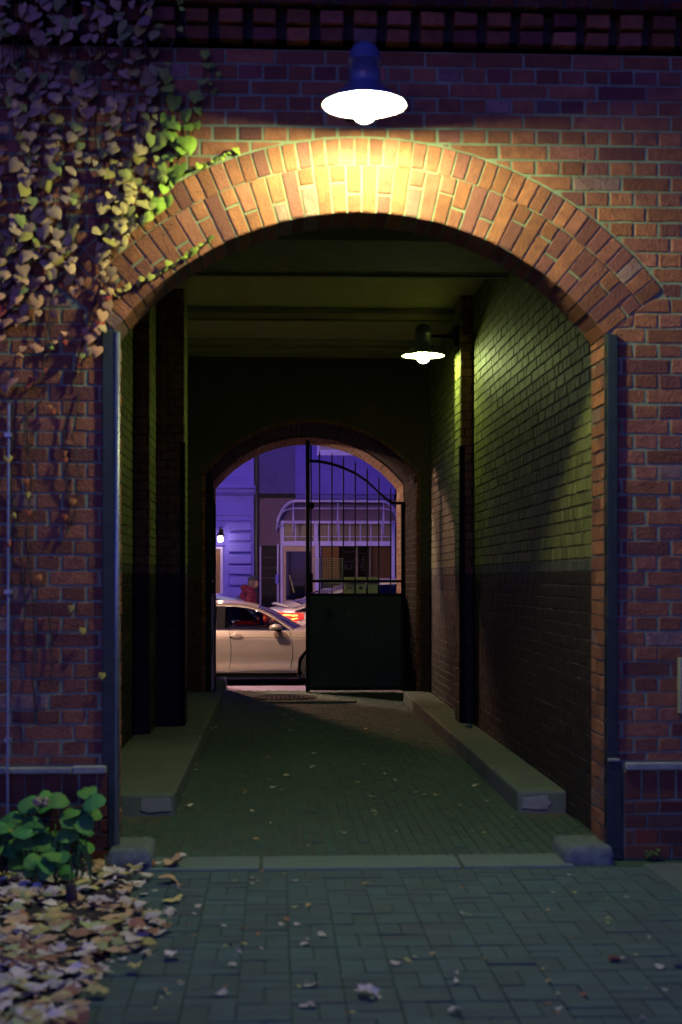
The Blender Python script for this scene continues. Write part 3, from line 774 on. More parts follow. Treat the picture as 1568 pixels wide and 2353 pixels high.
def right_extras(t):
    # local: hinge at x = 0, street bolts side is -y -> after the half turn -y faces the street, +y the viewer
    def mesh(x0, x1, z0, z1):
        mb = MB(); st = .024; x_ = x0
        while x_ <= x1 + 1e-4: mb.box((x_ - .0016, .013, z0), (x_ + .0016, .017, z1)); x_ += st
        z_ = z0
        while z_ <= z1 + 1e-4: mb.box((x0, .0172, z_ - .0016), (x1, .0212, z_ + .0016)); z_ += st
        for q in (z0, z1): mb.box((x0, .012, q - .005), (x1, .0225, q + .005))
        mb.build('wire_mesh', M['wire'], t)
    k = .00617
    mesh((930 - 788) * k, (930 - 720) * k, 1.60, 1.89); mesh((930 - 790) * k, (930 - 743) * k, 1.395, 1.55)
    for n_, (u0, u1) in enumerate(((790, 815.5), (818, 842), (845, 869))):
        b0, b1 = (930 - u1) * k, (930 - u0) * k
        mb = MB(); mb.box((b0, -.20, 1.36), (b1, -.05, 1.63)); mb.box((b0 + .01, -.0495, 1.585), (b1 - .01, -.046, 1.605))
        lb = mb.build('letter_box', M['tin'], t, bevel=.006)
        lb['label'] = ('yellow letter box with black scribbled tag', 'yellow letter box with small purple square', 'plain yellow letter box nearest the hinge')[n_]
        if n_ == 0:
            mb = MB(); pts_ = [(.03, 1.54), (.06, 1.47), (.045, 1.44), (.09, 1.53), (.07, 1.45), (.12, 1.52), (.08, 1.43), (.13, 1.46), (.05, 1.50), (.14, 1.54), (.15, 1.50), (.04, 1.46), (.02, 1.42)]
            mb.tube([(b1 - p_[0], -.047, p_[1] - .0) for p_ in pts_], .0042, 5); mb.build('scribble', M['ink'], lb)
        if n_ == 1:
            mb = MB(); mb.box((b0 + .05, -.0495, 1.455), (b0 + .10, -.047, 1.50)); mb.build('sticker', M['purple_sticker'], lb)
    mb = MB()
    c_ = [(1.07 + .05 * math.cos(t_ * .9) + .01 * math.sin(t_ * 3.1), .0125, 1.16 + .05 * math.sin(t_ * 1.1) - t_ * .004) for t_ in range(0, 34)]
    mb.tube(c_, .006, 5); mb.build('paint_scribble', M['ink'], t)
    mb = MB()
    mb.tube([(.80 + .03 * math.cos(q), .0095, 1.12 + .03 * math.sin(q)) for q in [x * .5 for x in range(14)]] + [(.76, .0095, 1.09), (.74, .0095, 1.13), (.70, .0095, 1.10), (.69, .0095, 1.14), (.63, .0095, 1.09), (.62, .0095, 1.13)], .0018, 4)
    mb.build('chalk_scribble', M['chalk'], t); mb = MB()
    mb.tube([(.50, .0095, .83), (.47, .0095, .81), (.465, .0095, .77), (.48, .0095, .70)], .0025, 4); mb.tube([(.47, .0095, .74), (.37, .0095, .73)], .0012, 4)
    mb.build('chalk_scribble', M['chalk'], t)
YG = 20.1
gate_leaf((ER - .004, YG, 0), math.pi, 'closed iron gate leaf with solid lower panel, letter boxes and curved barred top', right_extras)
gate_leaf((EL + .036, YG, 0), -math.pi / 2 - R(.2), 'open iron gate leaf folded back against the left reveal beside the car', None)


# ------------------------------------------------------------ buildings across the street
YS = 33.0
def fx(u): return at(u, 1331, YS).x
def fz(v, u=690): return at(u, v, YS).z
def fb(mb, u0, u1, v0, v1, d0, d1, mt=0, c=(.5, .5, .5)):
    mb.box((fx(u0), YS - d1, fz(v1)), (fx(u1), YS - d0, fz(v0)), mt, c)
GRD = -.13
TOPZ = 12.0
bl = empty('apartment_building', (fx(540), YS, GRD)); tag(bl, 'pale stuccoed building with rusticated blocks and cornice, left across the street', 'building')
def B(mb, name, mats, root, **k):
    o = mb.build(name, mats, root, **k); o.location = (-root.location[0], -root.location[1], -root.location[2]); return o
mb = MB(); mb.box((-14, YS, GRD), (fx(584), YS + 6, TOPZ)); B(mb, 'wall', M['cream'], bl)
mb = MB()
for v0, v1 in ((1200, 1219), (1225, 1243), (1250, 1269), (1275, 1296), (1301, 1320), (1326, 1345), (1351, 1370), (1376, 1392)):
    fb(mb, 526, 578.5, v0, v1, -.0, .15)
B(mb, 'rustication', M['cream'], bl, bevel=.022, seg=3)
mb = MB()
x0, x1 = fx(300), fx(588)
prof = [(0, 1117), (.30, 1117), (.30, 1123), (.22, 1126), (.20, 1132), (.12, 1138), (0, 1139)]
mb.prism([(dd, fz(v)) for dd, v in prof], lambda a, b, dd: (dd, YS - a, b), x0, x1)
prof = [(0, 1181), (.12, 1181), (.12, 1184), (.08, 1186), (.08, 1196), (0, 1197)]
mb.prism([(dd, fz(v)) for dd, v in prof], lambda a, b, dd: (dd, YS - a, b), fx(300), fx(579))
fb(mb, 300, 578, 1046, 1051, 0, .16); fb(mb, 300, 580, 1040, 1045.5, 0, .22)
B(mb, 'cornice', M['cream'], bl, bevel=.006)
mb = MB(); fb(mb, 578.6, 584, 900, 1400, 0.0005, .10); fb(mb, 574, 584, 900, 1045, .1005, .2)
B(mb, 'corner_pilaster', M['cream'], bl, bevel=.01)
mb = MB(); fb(mb, 470, 573, 1062, 1065, .0, .05); fb(mb, 470, 573, 1092, 1095, .0, .05); fb(mb, 570, 573, 1065.1, 1091.9, .0, .05); fb(mb, 470, 576, 1103, 1106, 0, .07)
B(mb, 'panel_moulding', M['cream'], bl, bevel=.006)
dr = MB(); fb(dr, 470, 513, 1257, 1262, .0, .1); fb(dr, 507, 513, 1262.1, 1392, .0, .1); fb(dr, 440, 446, 1262.1, 1392, .0, .1)
dr = B(dr, 'door_frame', M['white_frame'], bl, bevel=.01)
mb = MB(); fb(mb, 446.1, 506.9, 1262.1, 1392, .0, .03)
for uu in (450, 478): fb(mb, uu, uu + 24, 1270, 1320, .0301, .05); fb(mb, uu, uu + 24, 1326, 1385, .0301, .05)
B(mb, 'door', M['brown'], bl, bevel=.008)
mb = MB(); fb(mb, 470, 515, 1213, 1216, 0, .15); B(mb, 'door_hood', M['cream'], bl)
mb = MB(); fb(mb, 470, 515, 1250, 1253, 0, .12); B(mb, 'lintel', M['cream'], bl)
lan = empty('wall_lantern', at(507, 1237, YS - .42)); tag(lan, 'small lit lantern on the pale building above its brown door', 'lamp')
mb = MB(); mb.lathe([(.0, .05), (.03, .045), (.055, .02), (.06, -.03), (.045, -.07), (.0, -.09)], (0, 0, 0), 14); mb.build('bulb', M['bulb_lantern'], lan, smooth=True)
mb = MB(); mb.lathe([(.0, .17), (.03, .15), (.10, .075), (.105, .065), (.0, .068)], (0, 0, 0), 14); mb.tube([(0, 0, .16), (0, .1, .24), (0, .4, .2)], .014, 8); mb.box((-.05, .38, .1), (.05, .42, .28)); mb.build('hood', M['iron'], lan)

# downpipe strip between the buildings
mb = MB(); mb.box((fx(585.2), YS - .03, GRD), (fx(594.6), YS + .4, TOPZ)); mb.tube([(fx(590), YS - .1, GRD), (fx(590), YS - .1, TOPZ)], .055, 12)
for zz in (1.2, 3.4, 5.6): mb.lathe([(.062, -.03), (.07, -.03), (.07, .03), (.062, .03)], (fx(590), YS - .1, zz), 12)
tag(mb.build('downpipe', M['downpipe']), 'dark rainwater downpipe in the gap between the pale and the dark building', 'pipe')

br = empty('shop_building', (fx(760), YS, GRD)); tag(br, 'dark pebble dashed building with white shop window and curved awning frame', 'building')
WU0, WU1, WV0 = 645, 907, 1197
mb = MB()
fb(mb, 595, WU0, 1145, 1412, -6, 0); fb(mb, WU1, 1400, 1145, 1412, -6, 0); fb(mb, WU0 + .01, WU1 - .01, 1145, WV0, -.3, 0.0)
B(mb, 'lower_wall', M['dash'], br)
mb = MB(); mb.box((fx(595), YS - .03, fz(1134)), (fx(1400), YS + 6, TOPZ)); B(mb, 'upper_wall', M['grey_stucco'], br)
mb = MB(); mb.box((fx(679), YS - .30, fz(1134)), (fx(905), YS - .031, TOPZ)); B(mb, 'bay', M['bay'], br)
mb = MB(); fb(mb, 679, 905, 1134.2, 1138, .0, .34); fb(mb, 680, 904, 1138.2, 1147, .0, .24); B(mb, 'bay_moulding', M['bay'], br, bevel=.01)
mb = MB()
u = 595.5
while u < 1100:
    if not (678 < u < 905): fb(mb, u, min(u + 19, 678.5) if u < 679 else u + 19, 1135, 1145, -.05, .035)
    u += 20
fb(mb, 595, 1400, 1134.3, 1145.2, -.3, -.06)
B(mb, 'tile_band', M['black_tile'], br)
# upper window
uw = MB()
fb(uw, 727, 900, 1045, 1048.5, .30, .36); fb(uw, 728, 900, 1036, 1044.9, .301, .33); fb(uw, 728, 733.5, 940, 1035.9, .301, .33); fb(uw, 783, 797.5, 940, 1035.9, .301, .33); fb(uw, 852, 857, 940, 1035.9, .301, .33); fb(uw, 728, 857, 933, 939.9, .301, .33)
uwo = B(uw, 'window', M['white_frame'], br, bevel=.006)
mb = MB(); fb(mb, 733.6, 782.9, 940, 1035.9, .3005, .308); fb(mb, 797.6, 851.9, 940, 1035.9, .3005, .308)
o = mb.build('pane', M['net'], uwo)
# shop front: frame, obscure glass band, door, window, room behind
sf = MB()
fb(sf, 645, 907, 1197, 1203, 0, .10); fb(sf, 645, 907, 1243.5, 1254.5, 0, .09)
fb(sf, 645, 653, 1203.05, 1243.45, .0, .095); fb(sf, 900, 907, 1203.05, 1243.45, 0, .095); fb(sf, 722, 731, 1203.05, 1243.45, 0, .08)
fb(sf, 645, 650, 1254.55, 1402, 0, .085); fb(sf, 900, 907, 1254.55, 1402, 0, .085); fb(sf, 724, 737, 1254.55, 1402, 0, .08)
fb(sf, 737.05, 899.95, 1372, 1378, 0, .12)
sfo = B(sf, 'shop_window', M['white_frame'], br, bevel=.006)
for u0, u1 in ((653.05, 721.95), (731.05, 899.95)):
    mb = MB(); fb(mb, u0, u1, 1203.05, 1243.45, -.03, .0); mb.build('obscure_pane', M['obscure'], sfo)
mb = MB()
for uu in (678.5, 754, 778, 803, 827, 851, 876): fb(mb, uu, uu + 2.6, 1203.1, 1243.4, .001, .04)
fb(mb, 653.1, 721.9, 1232, 1234, .041, .05); fb(mb, 731.1, 899.9, 1232, 1234, .041, .05)
mb.build('glazing_bar', M['blue_rail'], sfo)
mb = MB(); fb(mb, 737.05, 899.95, 1254.6, 1371.9, -.02, -.01); mb.build('pane', M['pane'], sfo)
mb = MB(); fb(mb, 737.05, 899.95, 1378.1, 1402, -.1, .03); mb.build('stall_riser', M['room'], sfo)
dm = MB(); fb(dm, 650.1, 723.9, 1254.6, 1267, -.03, .03); fb(dm, 650.1, 657.5, 1267.1, 1402, -.03, .03); fb(dm, 716.5, 723.9, 1267.1, 1402, -.03, .03); fb(dm, 657.6, 716.4, 1378, 1402, -.03, .03)
do = B(dm, 'shop_door', mat('mauve_door_paint', (.34, .24, .25), .5, noise=.3, nscale=5), br, bevel=.006)
mb = MB(); fb(mb, 657.6, 716.4, 1267.1, 1377.9, -.015, -.005); mb.build('door_pane', M['pane'], do)
mb = MB(); fb(mb, 711, 715, 1318, 1334, .031, .07); mb.build('handle', M['chrome'], do)
# room
mb = MB(); mb.box((fx(645), YS + 3.0, GRD), (fx(907), YS + 3.1, fz(1200))); mb.box((fx(645), YS + .32, GRD), (fx(907), YS + 3, GRD + .05)); mb.box((fx(645), YS + .32, fz(1245)), (fx(907), YS + 3, fz(1240)))
mb.box((fx(645.1), YS + .1, GRD), (fx(647), YS + 2.99, fz(1246))); mb.box((fx(905), YS + .1, GRD), (fx(906.9), YS + 2.99, fz(1246)))
B(mb, 'room', M['room'], br)
mb = MB(); fb(mb, 739, 780, 1256, 1330, -.12, -.10); B(mb, 'painted_glow', M['tan'], br)  # tan panel, its colour stands in for warm lamplight inside the shop
mb = MB(); fb(mb, 817, 823, 1256, 1371, -.12, -.09); fb(mb, 850, 854, 1256, 1371, -.12, -.09); B(mb, 'curtain', M['curtain'], br)
mb = MB()
for vv in (1266, 1288, 1305, 1330): fb(mb, 790, 816, vv, vv + 2, -.6, -.3); fb(mb, 825, 848, vv + 3, vv + 5, -.6, -.3)
fb(mb, 789, 791, 1262, 1371, -.6, -.3); fb(mb, 848, 850, 1262, 1371, -.6, -.3)
for q in range(14):
    uu = rnd.uniform(792, 844); vv = rnd.choice((1288, 1305, 1330)); fb(mb, uu, uu + rnd.uniform(2, 4), vv - rnd.uniform(5, 11), vv - .1, -.5, -.35)
B(mb, 'shelf', M['shelf'], br)
mb = MB(); fb(mb, 858, 898, 1256, 1371, -.2, -.17); B(mb, 'inner_door', M['brown'], br)
mb = MB(); p0, p1 = at(666, 1322, YS + .25), at(676, 1362, YS + .1); mb.tube([p0, p1], .02, 8); B(mb, 'leaning_tube', M['tin'], br)
# dark tiled shutter bay left of the shop door
mb = MB()
for k, vv in enumerate((1253, 1282, 1305, 1328, 1350, 1372)):
    for q in range(2): fb(mb, 602 + q * 17.2, 619 + q * 17.2, vv + .8, vv + (28 if k == 0 else 22), 0, .03)
B(mb, 'tile_panel', M['black_tile'], br, bevel=.006)
mb = MB(); fb(mb, 597, 600.5, 1256, 1402, 0, .09); fb(mb, 637, 641, 1250, 1402, 0, .09); B(mb, 'pilaster_strip', M['blue_rail'], br, bevel=.01)
mb = MB(); fb(mb, 633, 641, 1320, 1341, .091, .16); B(mb, 'meter_box', M['cream'], br, bevel=.02)
# awning frame: three rounded rails projecting from the wall, struts
def rail(v, out, drop, r, name='awning_rail'):
    uL, uR = 637 if v < 1190 else 640, 915
    zt = fz(v); zb = fz(v + drop)
    xl, xr = fx(uL), fx(uR); pts = []
    n_ = 8; rr = (zt - zb); rx = .42
    for k in range(n_ + 1):
        a_ = math.pi / 2 * k / n_; pts.append((xl + rx * (1 - math.cos(a_ )) , YS - out * math.sin(a_), zb + rr * math.sin(a_)))
    for k in range(n_ + 1):
        a_ = math.pi / 2 * (1 - k / n_); pts.append((xr - rx * (1 - math.cos(a_)), YS - out * math.sin(a_), zb + rr * math.sin(a_)))
    m_ = MB(); m_.tube(pts, r, 10); return B(m_, name, M['blue_rail'], br, smooth=True)
rail(1154, .55, 68, .035); rail(1171, .62, 26, .016); rail(1200, .66, 14, .016)
for uu in (673.5, 774, 877):
    mb = MB(); mb.tube([(fx(uu), YS - .60, fz(1158)), (fx(uu), YS - .62, fz(1200)), (fx(uu), YS - .64, fz(1231))], [.012, .024, .02], 8); B(mb, 'awning_strut', M['blue_rail'], br, smooth=True)

# ------------------------------------------------------------ cars
ROAD = -.28
def lerp_table(tb, x):
    if x <= tb[0][0]: return tb[0][1]
    for (a_, b_), (c_, d_) in zip(tb, tb[1:]):
        if x <= c_: return b_ + (d_ - b_) * (x - a_) / (c_ - a_)
    return tb[-1][1]
YZ = [(.16, .79), (.20, .86), (.26, .888), (.335, .893), (.375, .873), (.44, .873), (.60, .889), (.75, .897), (.845, .899), (.862, .886), (.93, .868), (.985, .842), (1.1, .80)]
ZT = [(-3.9, .96), (-3.8, 1.00), (-3.5, 1.03), (-3.0, 1.01), (-2.0, .992), (-.5, .985), (0, .965), (.5, .90), (.78, .79), (.92, .60)]
WX = [(-3.92, .74), (-3.85, .84), (-3.6, .94), (-3.0, .99), (-2.0, 1), (0, 1), (.4, .98), (.7, .9), (.85, .78), (.93, .60)]
RAIL_H = [(-3.88, 1.035), (-3.74, 1.2), (-3.5, 1.36), (-3.1, 1.43), (-2.6, 1.445), (-2.2, 1.45), (-1.85, 1.452), (-1.5, 1.448), (-1.25, 1.415), (-1.05, 1.355), (-.85, 1.255), (-.65, 1.125), (-.44, .985)]
RAIL_S = [(-3.62, 1.035), (-3.35, 1.13), (-3.0, 1.27), (-2.6, 1.38), (-2.2, 1.437), (-1.85, 1.452), (-1.5, 1.448), (-1.25, 1.415), (-1.05, 1.355), (-.85, 1.255), (-.65, 1.125), (-.44, .985)]
def gy(z): return .842 - (z - .985) * .50
def make_car(loc, rz, label, pm, lit=False, scale=1.0, group='cars in the street beyond the gate', seats=True, hatch=False):
    RAIL = RAIL_S if not hatch else RAIL_H
    t = empty('car', loc, rz); t.scale = (scale,) * 3; tag(t, label, 'car', group)
    RAX, FAX, WR_ = -2.8, 0.0, .365
    def zb(x):
        z = .17 if -3.6 < x < .6 else .26
        for ax in (RAX, FAX):
            dx_ = abs(x - ax)
            if dx_ < WR_ + .02: z = max(z, .33 + math.sqrt(max((WR_ + .02) ** 2 - dx_ ** 2, 0)))
        return z
    xs = sorted(set([round(-3.92 + .08 * k, 3) for k in range(61)] + [ax + s_ * (WR_ + .02) * math.cos(a_) for ax in (RAX, FAX) for s_ in (-1, 1) for a_ in (0, .25, .5, .8, 1.1, 1.4)] + [-.385, -2.415, .386]))
    xs = [x for x in xs if -3.92 <= x <= .93]
    mb = MB(); rows = []
    NT = 18
    for x in xs:
        zt, z0, wx = lerp_table(ZT, x), zb(x), lerp_table(WX, x)
        z0 = min(z0, zt - .05)
        if x < -3.7: z0 = max(z0, .30)
        half = []
        for k in range(NT):
            tt = k / (NT - 1); z = z0 + (zt - z0) * tt
            y = lerp_table(YZ, z) * wx
            if z < .6: y = lerp_table(YZ, z) * wx
            half.append((y, z))
        yt = half[-1][0]
        half += [(yt * .93, zt + .018), (yt * .7, zt + .035), (yt * .35, zt + .05), (0, zt + .055)]
        rows.append([(x, -y, z) for y, z in half] + [(x, y, z) for y, z in half[-2::-1]])
    n_ = len(rows[0]); vs = [p for r_ in rows for p in r_]; fs = []
    for i in range(len(rows) - 1):
        for k in range(n_ - 1):
            fs.append((i * n_ + k, (i + 1) * n_ + k, (i + 1) * n_ + k + 1, i * n_ + k + 1))
    fs.append(tuple(range(n_))); fs.append(tuple((len(rows) - 1) * n_ + k for k in range(n_))[::-1])
    mb.add(vs, fs)
    # greenhouse: roof shell
    st = 44; rl = []
    for i in range(st + 1):
        x = RAIL[0][0] + (-.44 - RAIL[0][0]) * i / st; rl.append((x, lerp_table(RAIL, x)))
    fr = [1, .94, .6, .25, 0, -.25, -.6, -.94, -1]
    def rv(x, z, f_):
        y = gy(z) * f_; bulge = .05 * (1 - f_ * f_)
        k = max(0, (x + 1.25) / .8); kr = 0 if hatch else max(0, (-2.6 - x) / 1.0)
        return (x + .15 * (1 - f_ * f_) * min(k, 1) - .1 * (1 - f_ * f_) * min(kr, 1), y, z + bulge)
    V = [[rv(x, z, f_) for f_ in fr] for x, z in rl]
    gl_f, gl_r = MB(), MB()
    for i in range(st):
        for k in range(len(fr) - 1):
            q = [V[i][k], V[i + 1][k], V[i + 1][k + 1], V[i][k + 1]]
            xm = rl[i][0]
            edge = k in (0, len(fr) - 2)
            if not edge and -1.16 < xm < -.46: gl_f.add([(p[0], p[1], p[2] - .004) for p in q], [(0, 1, 2, 3)])
            elif not edge and -3.5 < xm < -2.72: gl_r.add([(p[0], p[1], p[2] - .004) for p in q], [(0, 1, 2, 3)])
            else: mb.add(q, [(0, 1, 2, 3)])
    # side frames between the rail and the glass
    side = [MB(), MB()]; frame_k = []; last_k = None
    for s_i, s_ in enumerate((-1, 1)):
        for i in range(st):
            (xa, za), (xb, zb_) = rl[i], rl[i + 1]
            belt = 1.0
            def inset(x, z): return max(z - .055, .985)
            ia, ib = inset(xa, za), inset(xb, zb_)
            P = lambda x, z, o=0: (x, s_ * (gy(z) + o), z)
            mb.add([P(xa, ia), P(xb, ib), P(xb, zb_), P(xa, za)], [(0, 1, 2, 3)])
            xm = (xa + xb) / 2
            if ia > 1.0 or ib > 1.0:
                if -.62 < xm or -1.83 < xm < -1.70 or -2.62 < xm < -2.54 or xm < (-3.2 if not hatch else -3.6):
                    if last_k != (s_i, i - 1): frame_k.append(MB())
                    last_k = (s_i, i); frame_k[-1].add([P(xa, .985), P(xb, .985), P(xb, ib), P(xa, ia)], [(0, 1, 2, 3)])
                else: side[s_i].add([P(xa, .985, -.004), P(xb, .985, -.004), P(xb, ib, -.004), P(xa, ia, -.004)], [(0, 1, 2, 3)])
    body = mb.build('body', pm, t, smooth=True, weld=.002)
    gl_f.build('windscreen', M['car_glass'], t, smooth=True, weld=.001); gl_r.build('rear_window', M['car_glass'], t, smooth=True, weld=.001)
    for sd in side: sd.build('side_window', M['car_glass'], t, smooth=True, weld=.001)
    for fk in frame_k: fk.build('window_pillar', M['car_black'], t, weld=.001)
    ch = MB()
    for s_ in (-1, 1):
        ch.tube([(x, s_ * (gy(.99) + .008), .992) for x in (-3.3, -2.5, -1.5, -.9, -.52)], .007, 6)
        pts = [(x, z - .05) for x, z in RAIL if -3.4 < x < -.5]
        ch.tube([(x, s_ * (gy(z) + .006), z) for x, z in pts], .006, 6)
        ch.tube([(x, s_ * .902, .262) for x in (-2.38, -1.5, -.42)], .008, 6)
    ch.build('chrome_trim', M['chrome'], t, smooth=True)
    dk = MB()
    for s_ in (-1, 1):
        # door shut lines, sills, body crease line
        for lx in ([(-1.60, .99), (-1.575, .90), (-1.555, .7), (-1.56, .5), (-1.59, .3)], [(-.53, .98), (-.50, .86), (-.475, .7), (-.475, .5), (-.51, .3)], [(-2.62, .99), (-2.60, .8), (-2.5, .6), (-2.36, .42), (-2.33, .3)]):
            dk.tube([(a_, s_ * (lerp_table(YZ, b_) + .0005), b_) for a_, b_ in [( (p0[0] * (1 - q / 4) + p1[0] * q / 4), (p0[1] * (1 - q / 4) + p1[1] * q / 4)) for p0, p1 in zip(lx, lx[1:]) for q in range(5)]], .0045, 5)
        dk.box((-2.40, s_ * .80, .15), (-.40, s_ * .872, .232))
        dk.tube([(x, s_ * (lerp_table(YZ, .852) * lerp_table(WX, x) - .0015), .852 + max(0, x) * -.03) for x in (-3.3, -2.5, -1.6, -.8, 0, .3)], .0045, 6)  # dark line paints the shadow of the body-side crease
    dk.box((-3.7, -.80, .20), (.75, .80, .36)); dk.box((-3.0, -.72, .36), (.4, .72, .62))
    dk.build('sill', M['car_black'], t)
    for ax in (RAX, FAX):
        for s_ in (-1, 1):
            mb = MB(); mb.lathe([(.20, -.11), (.30, -.11), (.33, -.085), (.335, 0), (.33, .085), (.30, .11), (.20, .11)], (ax, s_ * .76, .335), 36, axis='y')
            w_ = mb.build('wheel', M['rubber'], t, smooth=True)
            mb = MB(); mb.lathe([(.215, s_ * .105), (.20, s_ * .06), (.19, s_ * .02), (0, s_ * .03)], (ax, s_ * .76, .335), 36, axis='y')
            for q in range(5):
                a_ = 2 * math.pi * q / 5 + .3
                c_, d_ = math.cos(a_), math.sin(a_)
                P = lambda a, b, dd: (ax + a * c_ - b * d_, s_ * (.76 + dd), .335 + a * d_ + b * c_)
                mb.prism([(.03, -.035), (.20, -.022), (.20, .022), (.03, .035)], P, .05, .098)
            mb.lathe([(0, s_ * .10), (.05, s_ * .10), (.055, s_ * .05)], (ax, s_ * .76, .335), 20, axis='y')
            mb.build('rim', M['alloy'], w_, smooth=False)
            mb = MB(); mb.lathe([(WR_ + .03, .0), (WR_ + .01, -.25)], (ax, s_ * .86 - (0 if s_ > 0 else -.25), .33), 30, axis='y')
            mb.build('wheel_arch', M['car_black'], t, smooth=True)
    for s_ in (-1, 1):
        mb = MB()   # door mirrors: shell, foot
        vs = []; NU, NV = 14, 8
        for j_ in range(NV + 1):
            a_ = -math.pi / 2 + math.pi * j_ / NV
            for i_ in range(NU):
                b_ = 2 * math.pi * i_ / NU; cx_ = math.cos(a_) ** .7
                x_ = .115 * cx_ * math.cos(b_); z_ = .058 * math.sin(a_)
                vs.append((-.775 + x_ * (1.0 if x_ < 0 else 1.05), s_ * (1.0 + .10 * cx_ * math.sin(b_)), 1.045 + z_ + .02 * (x_ / .115 if x_ < 0 else -x_ / .115)))
        mb.add(vs, [(j_ * NU + i_, j_ * NU + (i_ + 1) % NU, (j_ + 1) * NU + (i_ + 1) % NU, (j_ + 1) * NU + i_) for j_ in range(NV) for i_ in range(NU)])
        mr_ = mb.build('door_mirror', pm, t, smooth=True)
        mb = MB(); mb.tube([(-.70, s_ * .835, .985), (-.74, s_ * .90, .985), (-.77, s_ * .98, 1.0)], [.035, .03, .035], 8); mb.box((-.86, s_ * .93, .982), (-.69, s_ * 1.06, .999))
        mb.build('mirror_foot', M['car_black'], mr_)
        for hx in (-1.47, -2.5):
            mb = MB(); mb.lathe([(0, .002 * s_), (.055, .002 * s_), (.062, -.002 * s_)], (hx + .01, s_ * .894, .862), 20, axis='y')
            mb.v = [(hx + (p[0] - hx) * 1.7, p[1], p[2]) for p in mb.v]
            mb.build('handle_recess', pm, t)
            mb = MB(); mb.tube([(hx - .11, s_ * .900, .872), (hx - .06, s_ * .928, .876), (hx + .06, s_ * .928, .876), (hx + .12, s_ * .899, .872)], [.012, .014, .014, .011], 8)
            mb.build('door_handle', pm, t, smooth=True)
    # lamps
    for s_ in (-1, 1):
        mb = MB(); P = lambda a, b, dd: (.0, 0, 0)
        pts = [(-3.875, .42, .80), (-3.905, .42, .93), (-3.88, .66, .94), (-3.72, .80, .94), (-3.55, .855, .93), (-3.60, .868, .86), (-3.75, .83, .81), (-3.86, .68, .80)]
        o_ = .022
        ring_ = [(x, s_ * y, z) for x, y, z in [(-3.93, .40, .79), (-3.93, .70, .79), (-3.83, .80, .80), (-3.66, .858, .83), (-3.50, .878, .87)]]
        top_ = [(x, y, z + dz_) for (x, y, z), dz_ in zip(ring_, (.18, .18, .17, .13, .08))]
        for i_ in range(4):
            mb.add([ring_[i_], ring_[i_ + 1], top_[i_ + 1], top_[i_]], [(0, 1, 2, 3)])
            mb.add([(p[0] + .03, p[1] * .96, p[2]) for p in (ring_[i_], ring_[i_ + 1], top_[i_ + 1], top_[i_])], [(0, 1, 2, 3)])
        tl_ = mb.build('tail_light', M['tail'] if lit else M['tail_off'], t, smooth=False)
        if lit:
            mb = MB()
            def seg_(i_, f0, f1, g0, g1):
                A, Bp, C_, D_ = (Vector(ring_[i_]), Vector(ring_[i_ + 1]), Vector(top_[i_ + 1]), Vector(top_[i_]))
                def Q(f_, g_): return (A * (1 - f_) + Bp * f_) * (1 - g_) + (D_ * (1 - f_) + C_ * f_) * g_ + Vector((-.006, s_ * .006, 0))
                mb.add([Q(f0, g0), Q(f1, g0), Q(f1, g1), Q(f0, g1)], [(0, 1, 2, 3)])
            seg_(0, .05, 1, .72, .86); seg_(0, .05, .8, .30, .42); seg_(0, .05, .14, .42, .72)
            seg_(1, .2, .95, .20, .8); seg_(2, .05, .95, .2, .32); seg_(2, .05, .95, .68, .82); seg_(3, 0, .6, .2, .34); seg_(3, 0, .6, .6, .8)
            mb.build('light_strip', M['tail_hot'], tl_)
        mb = MB()
        for i_ in range(2): pass
        hp = [(.80, .46, .62), (.90, .46, .62), (.84, .66, .64), (.62, .815, .72)]
        mb.add([(.915, s_ * .42, .60), (.84, s_ * .66, .62), (.66, s_ * .80, .66), (.60, s_ * .815, .74), (.78, s_ * .68, .74), (.87, s_ * .44, .70)], [(0, 1, 2, 3, 4, 5)])
        mb.build('headlight', M['headlamp'], t)
    mb = MB(); mb.box((-3.945, -.26, .62), (-3.925, .26, .73)); mb.build('number_plate', M['cream'], t)
    mb = MB(); mb.tube([(-3.88, -.72, .42), (-3.96, -.4, .40), (-3.97, 0, .40), (-3.96, .4, .40), (-3.88, .72, .42)], .05, 8); mb.build('bumper', M['car_black'], t, smooth=True)
    mb = MB(); mb.tube([(-3.70, -.66, 1.06), (-3.80, -.4, 1.085), (-3.83, 0, 1.095), (-3.80, .4, 1.085), (-3.70, .66, 1.06)], [.012, .022, .024, .022, .012], 8); mb.build('boot_lip', pm, t, smooth=True)
    if seats:
        for sx in (-1.55, -2.45):
            for s_ in (-1, 1):
                mb = MB(); mb.box((sx, s_ * .36 - .24, .62), (sx + .50, s_ * .36 + .24, .78))
                mb.add([(sx - .02, s_ * .36 - .23, .72), (sx - .02, s_ * .36 + .23, .72), (sx + .13, s_ * .36 + .23, .72), (sx + .13, s_ * .36 - .23, .72), (sx - .20, s_ * .36 - .2, 1.18), (sx - .20, s_ * .36 + .2, 1.18), (sx - .08, s_ * .36 + .2, 1.18), (sx - .08, s_ * .36 - .2, 1.18)],
                       [(0, 3, 2, 1), (4, 5, 6, 7), (0, 1, 5, 4), (1, 2, 6, 5), (2, 3, 7, 6), (3, 0, 4, 7)])
                mb.box((sx - .22, s_ * .36 - .12, 1.21), (sx - .12, s_ * .36 + .12, 1.36))
                mb.build('seat', M['seat'], t, bevel=.04, seg=3)
        mb = MB(); mb.box((-.72, -.7, .6), (-.45, .7, .97)); mb.build('dashboard', M['car_black'], t, bevel=.05)
        mb = MB(); mb.lathe([(.175, -.0), (.185, .01), (.175, .02), (.165, .01), (.175, 0)], (-.93, .36, .96), 24, axis='x'); mb.build('steering_wheel', M['car_black'], t)
    return t
p = at(735, 1568, 25.0)
make_car((p.x, 25.95, ROAD), 0, 'silver beige saloon car stopped in front of the gateway', M['paint_beige'])
p2 = at(644, 1331, 27.8)
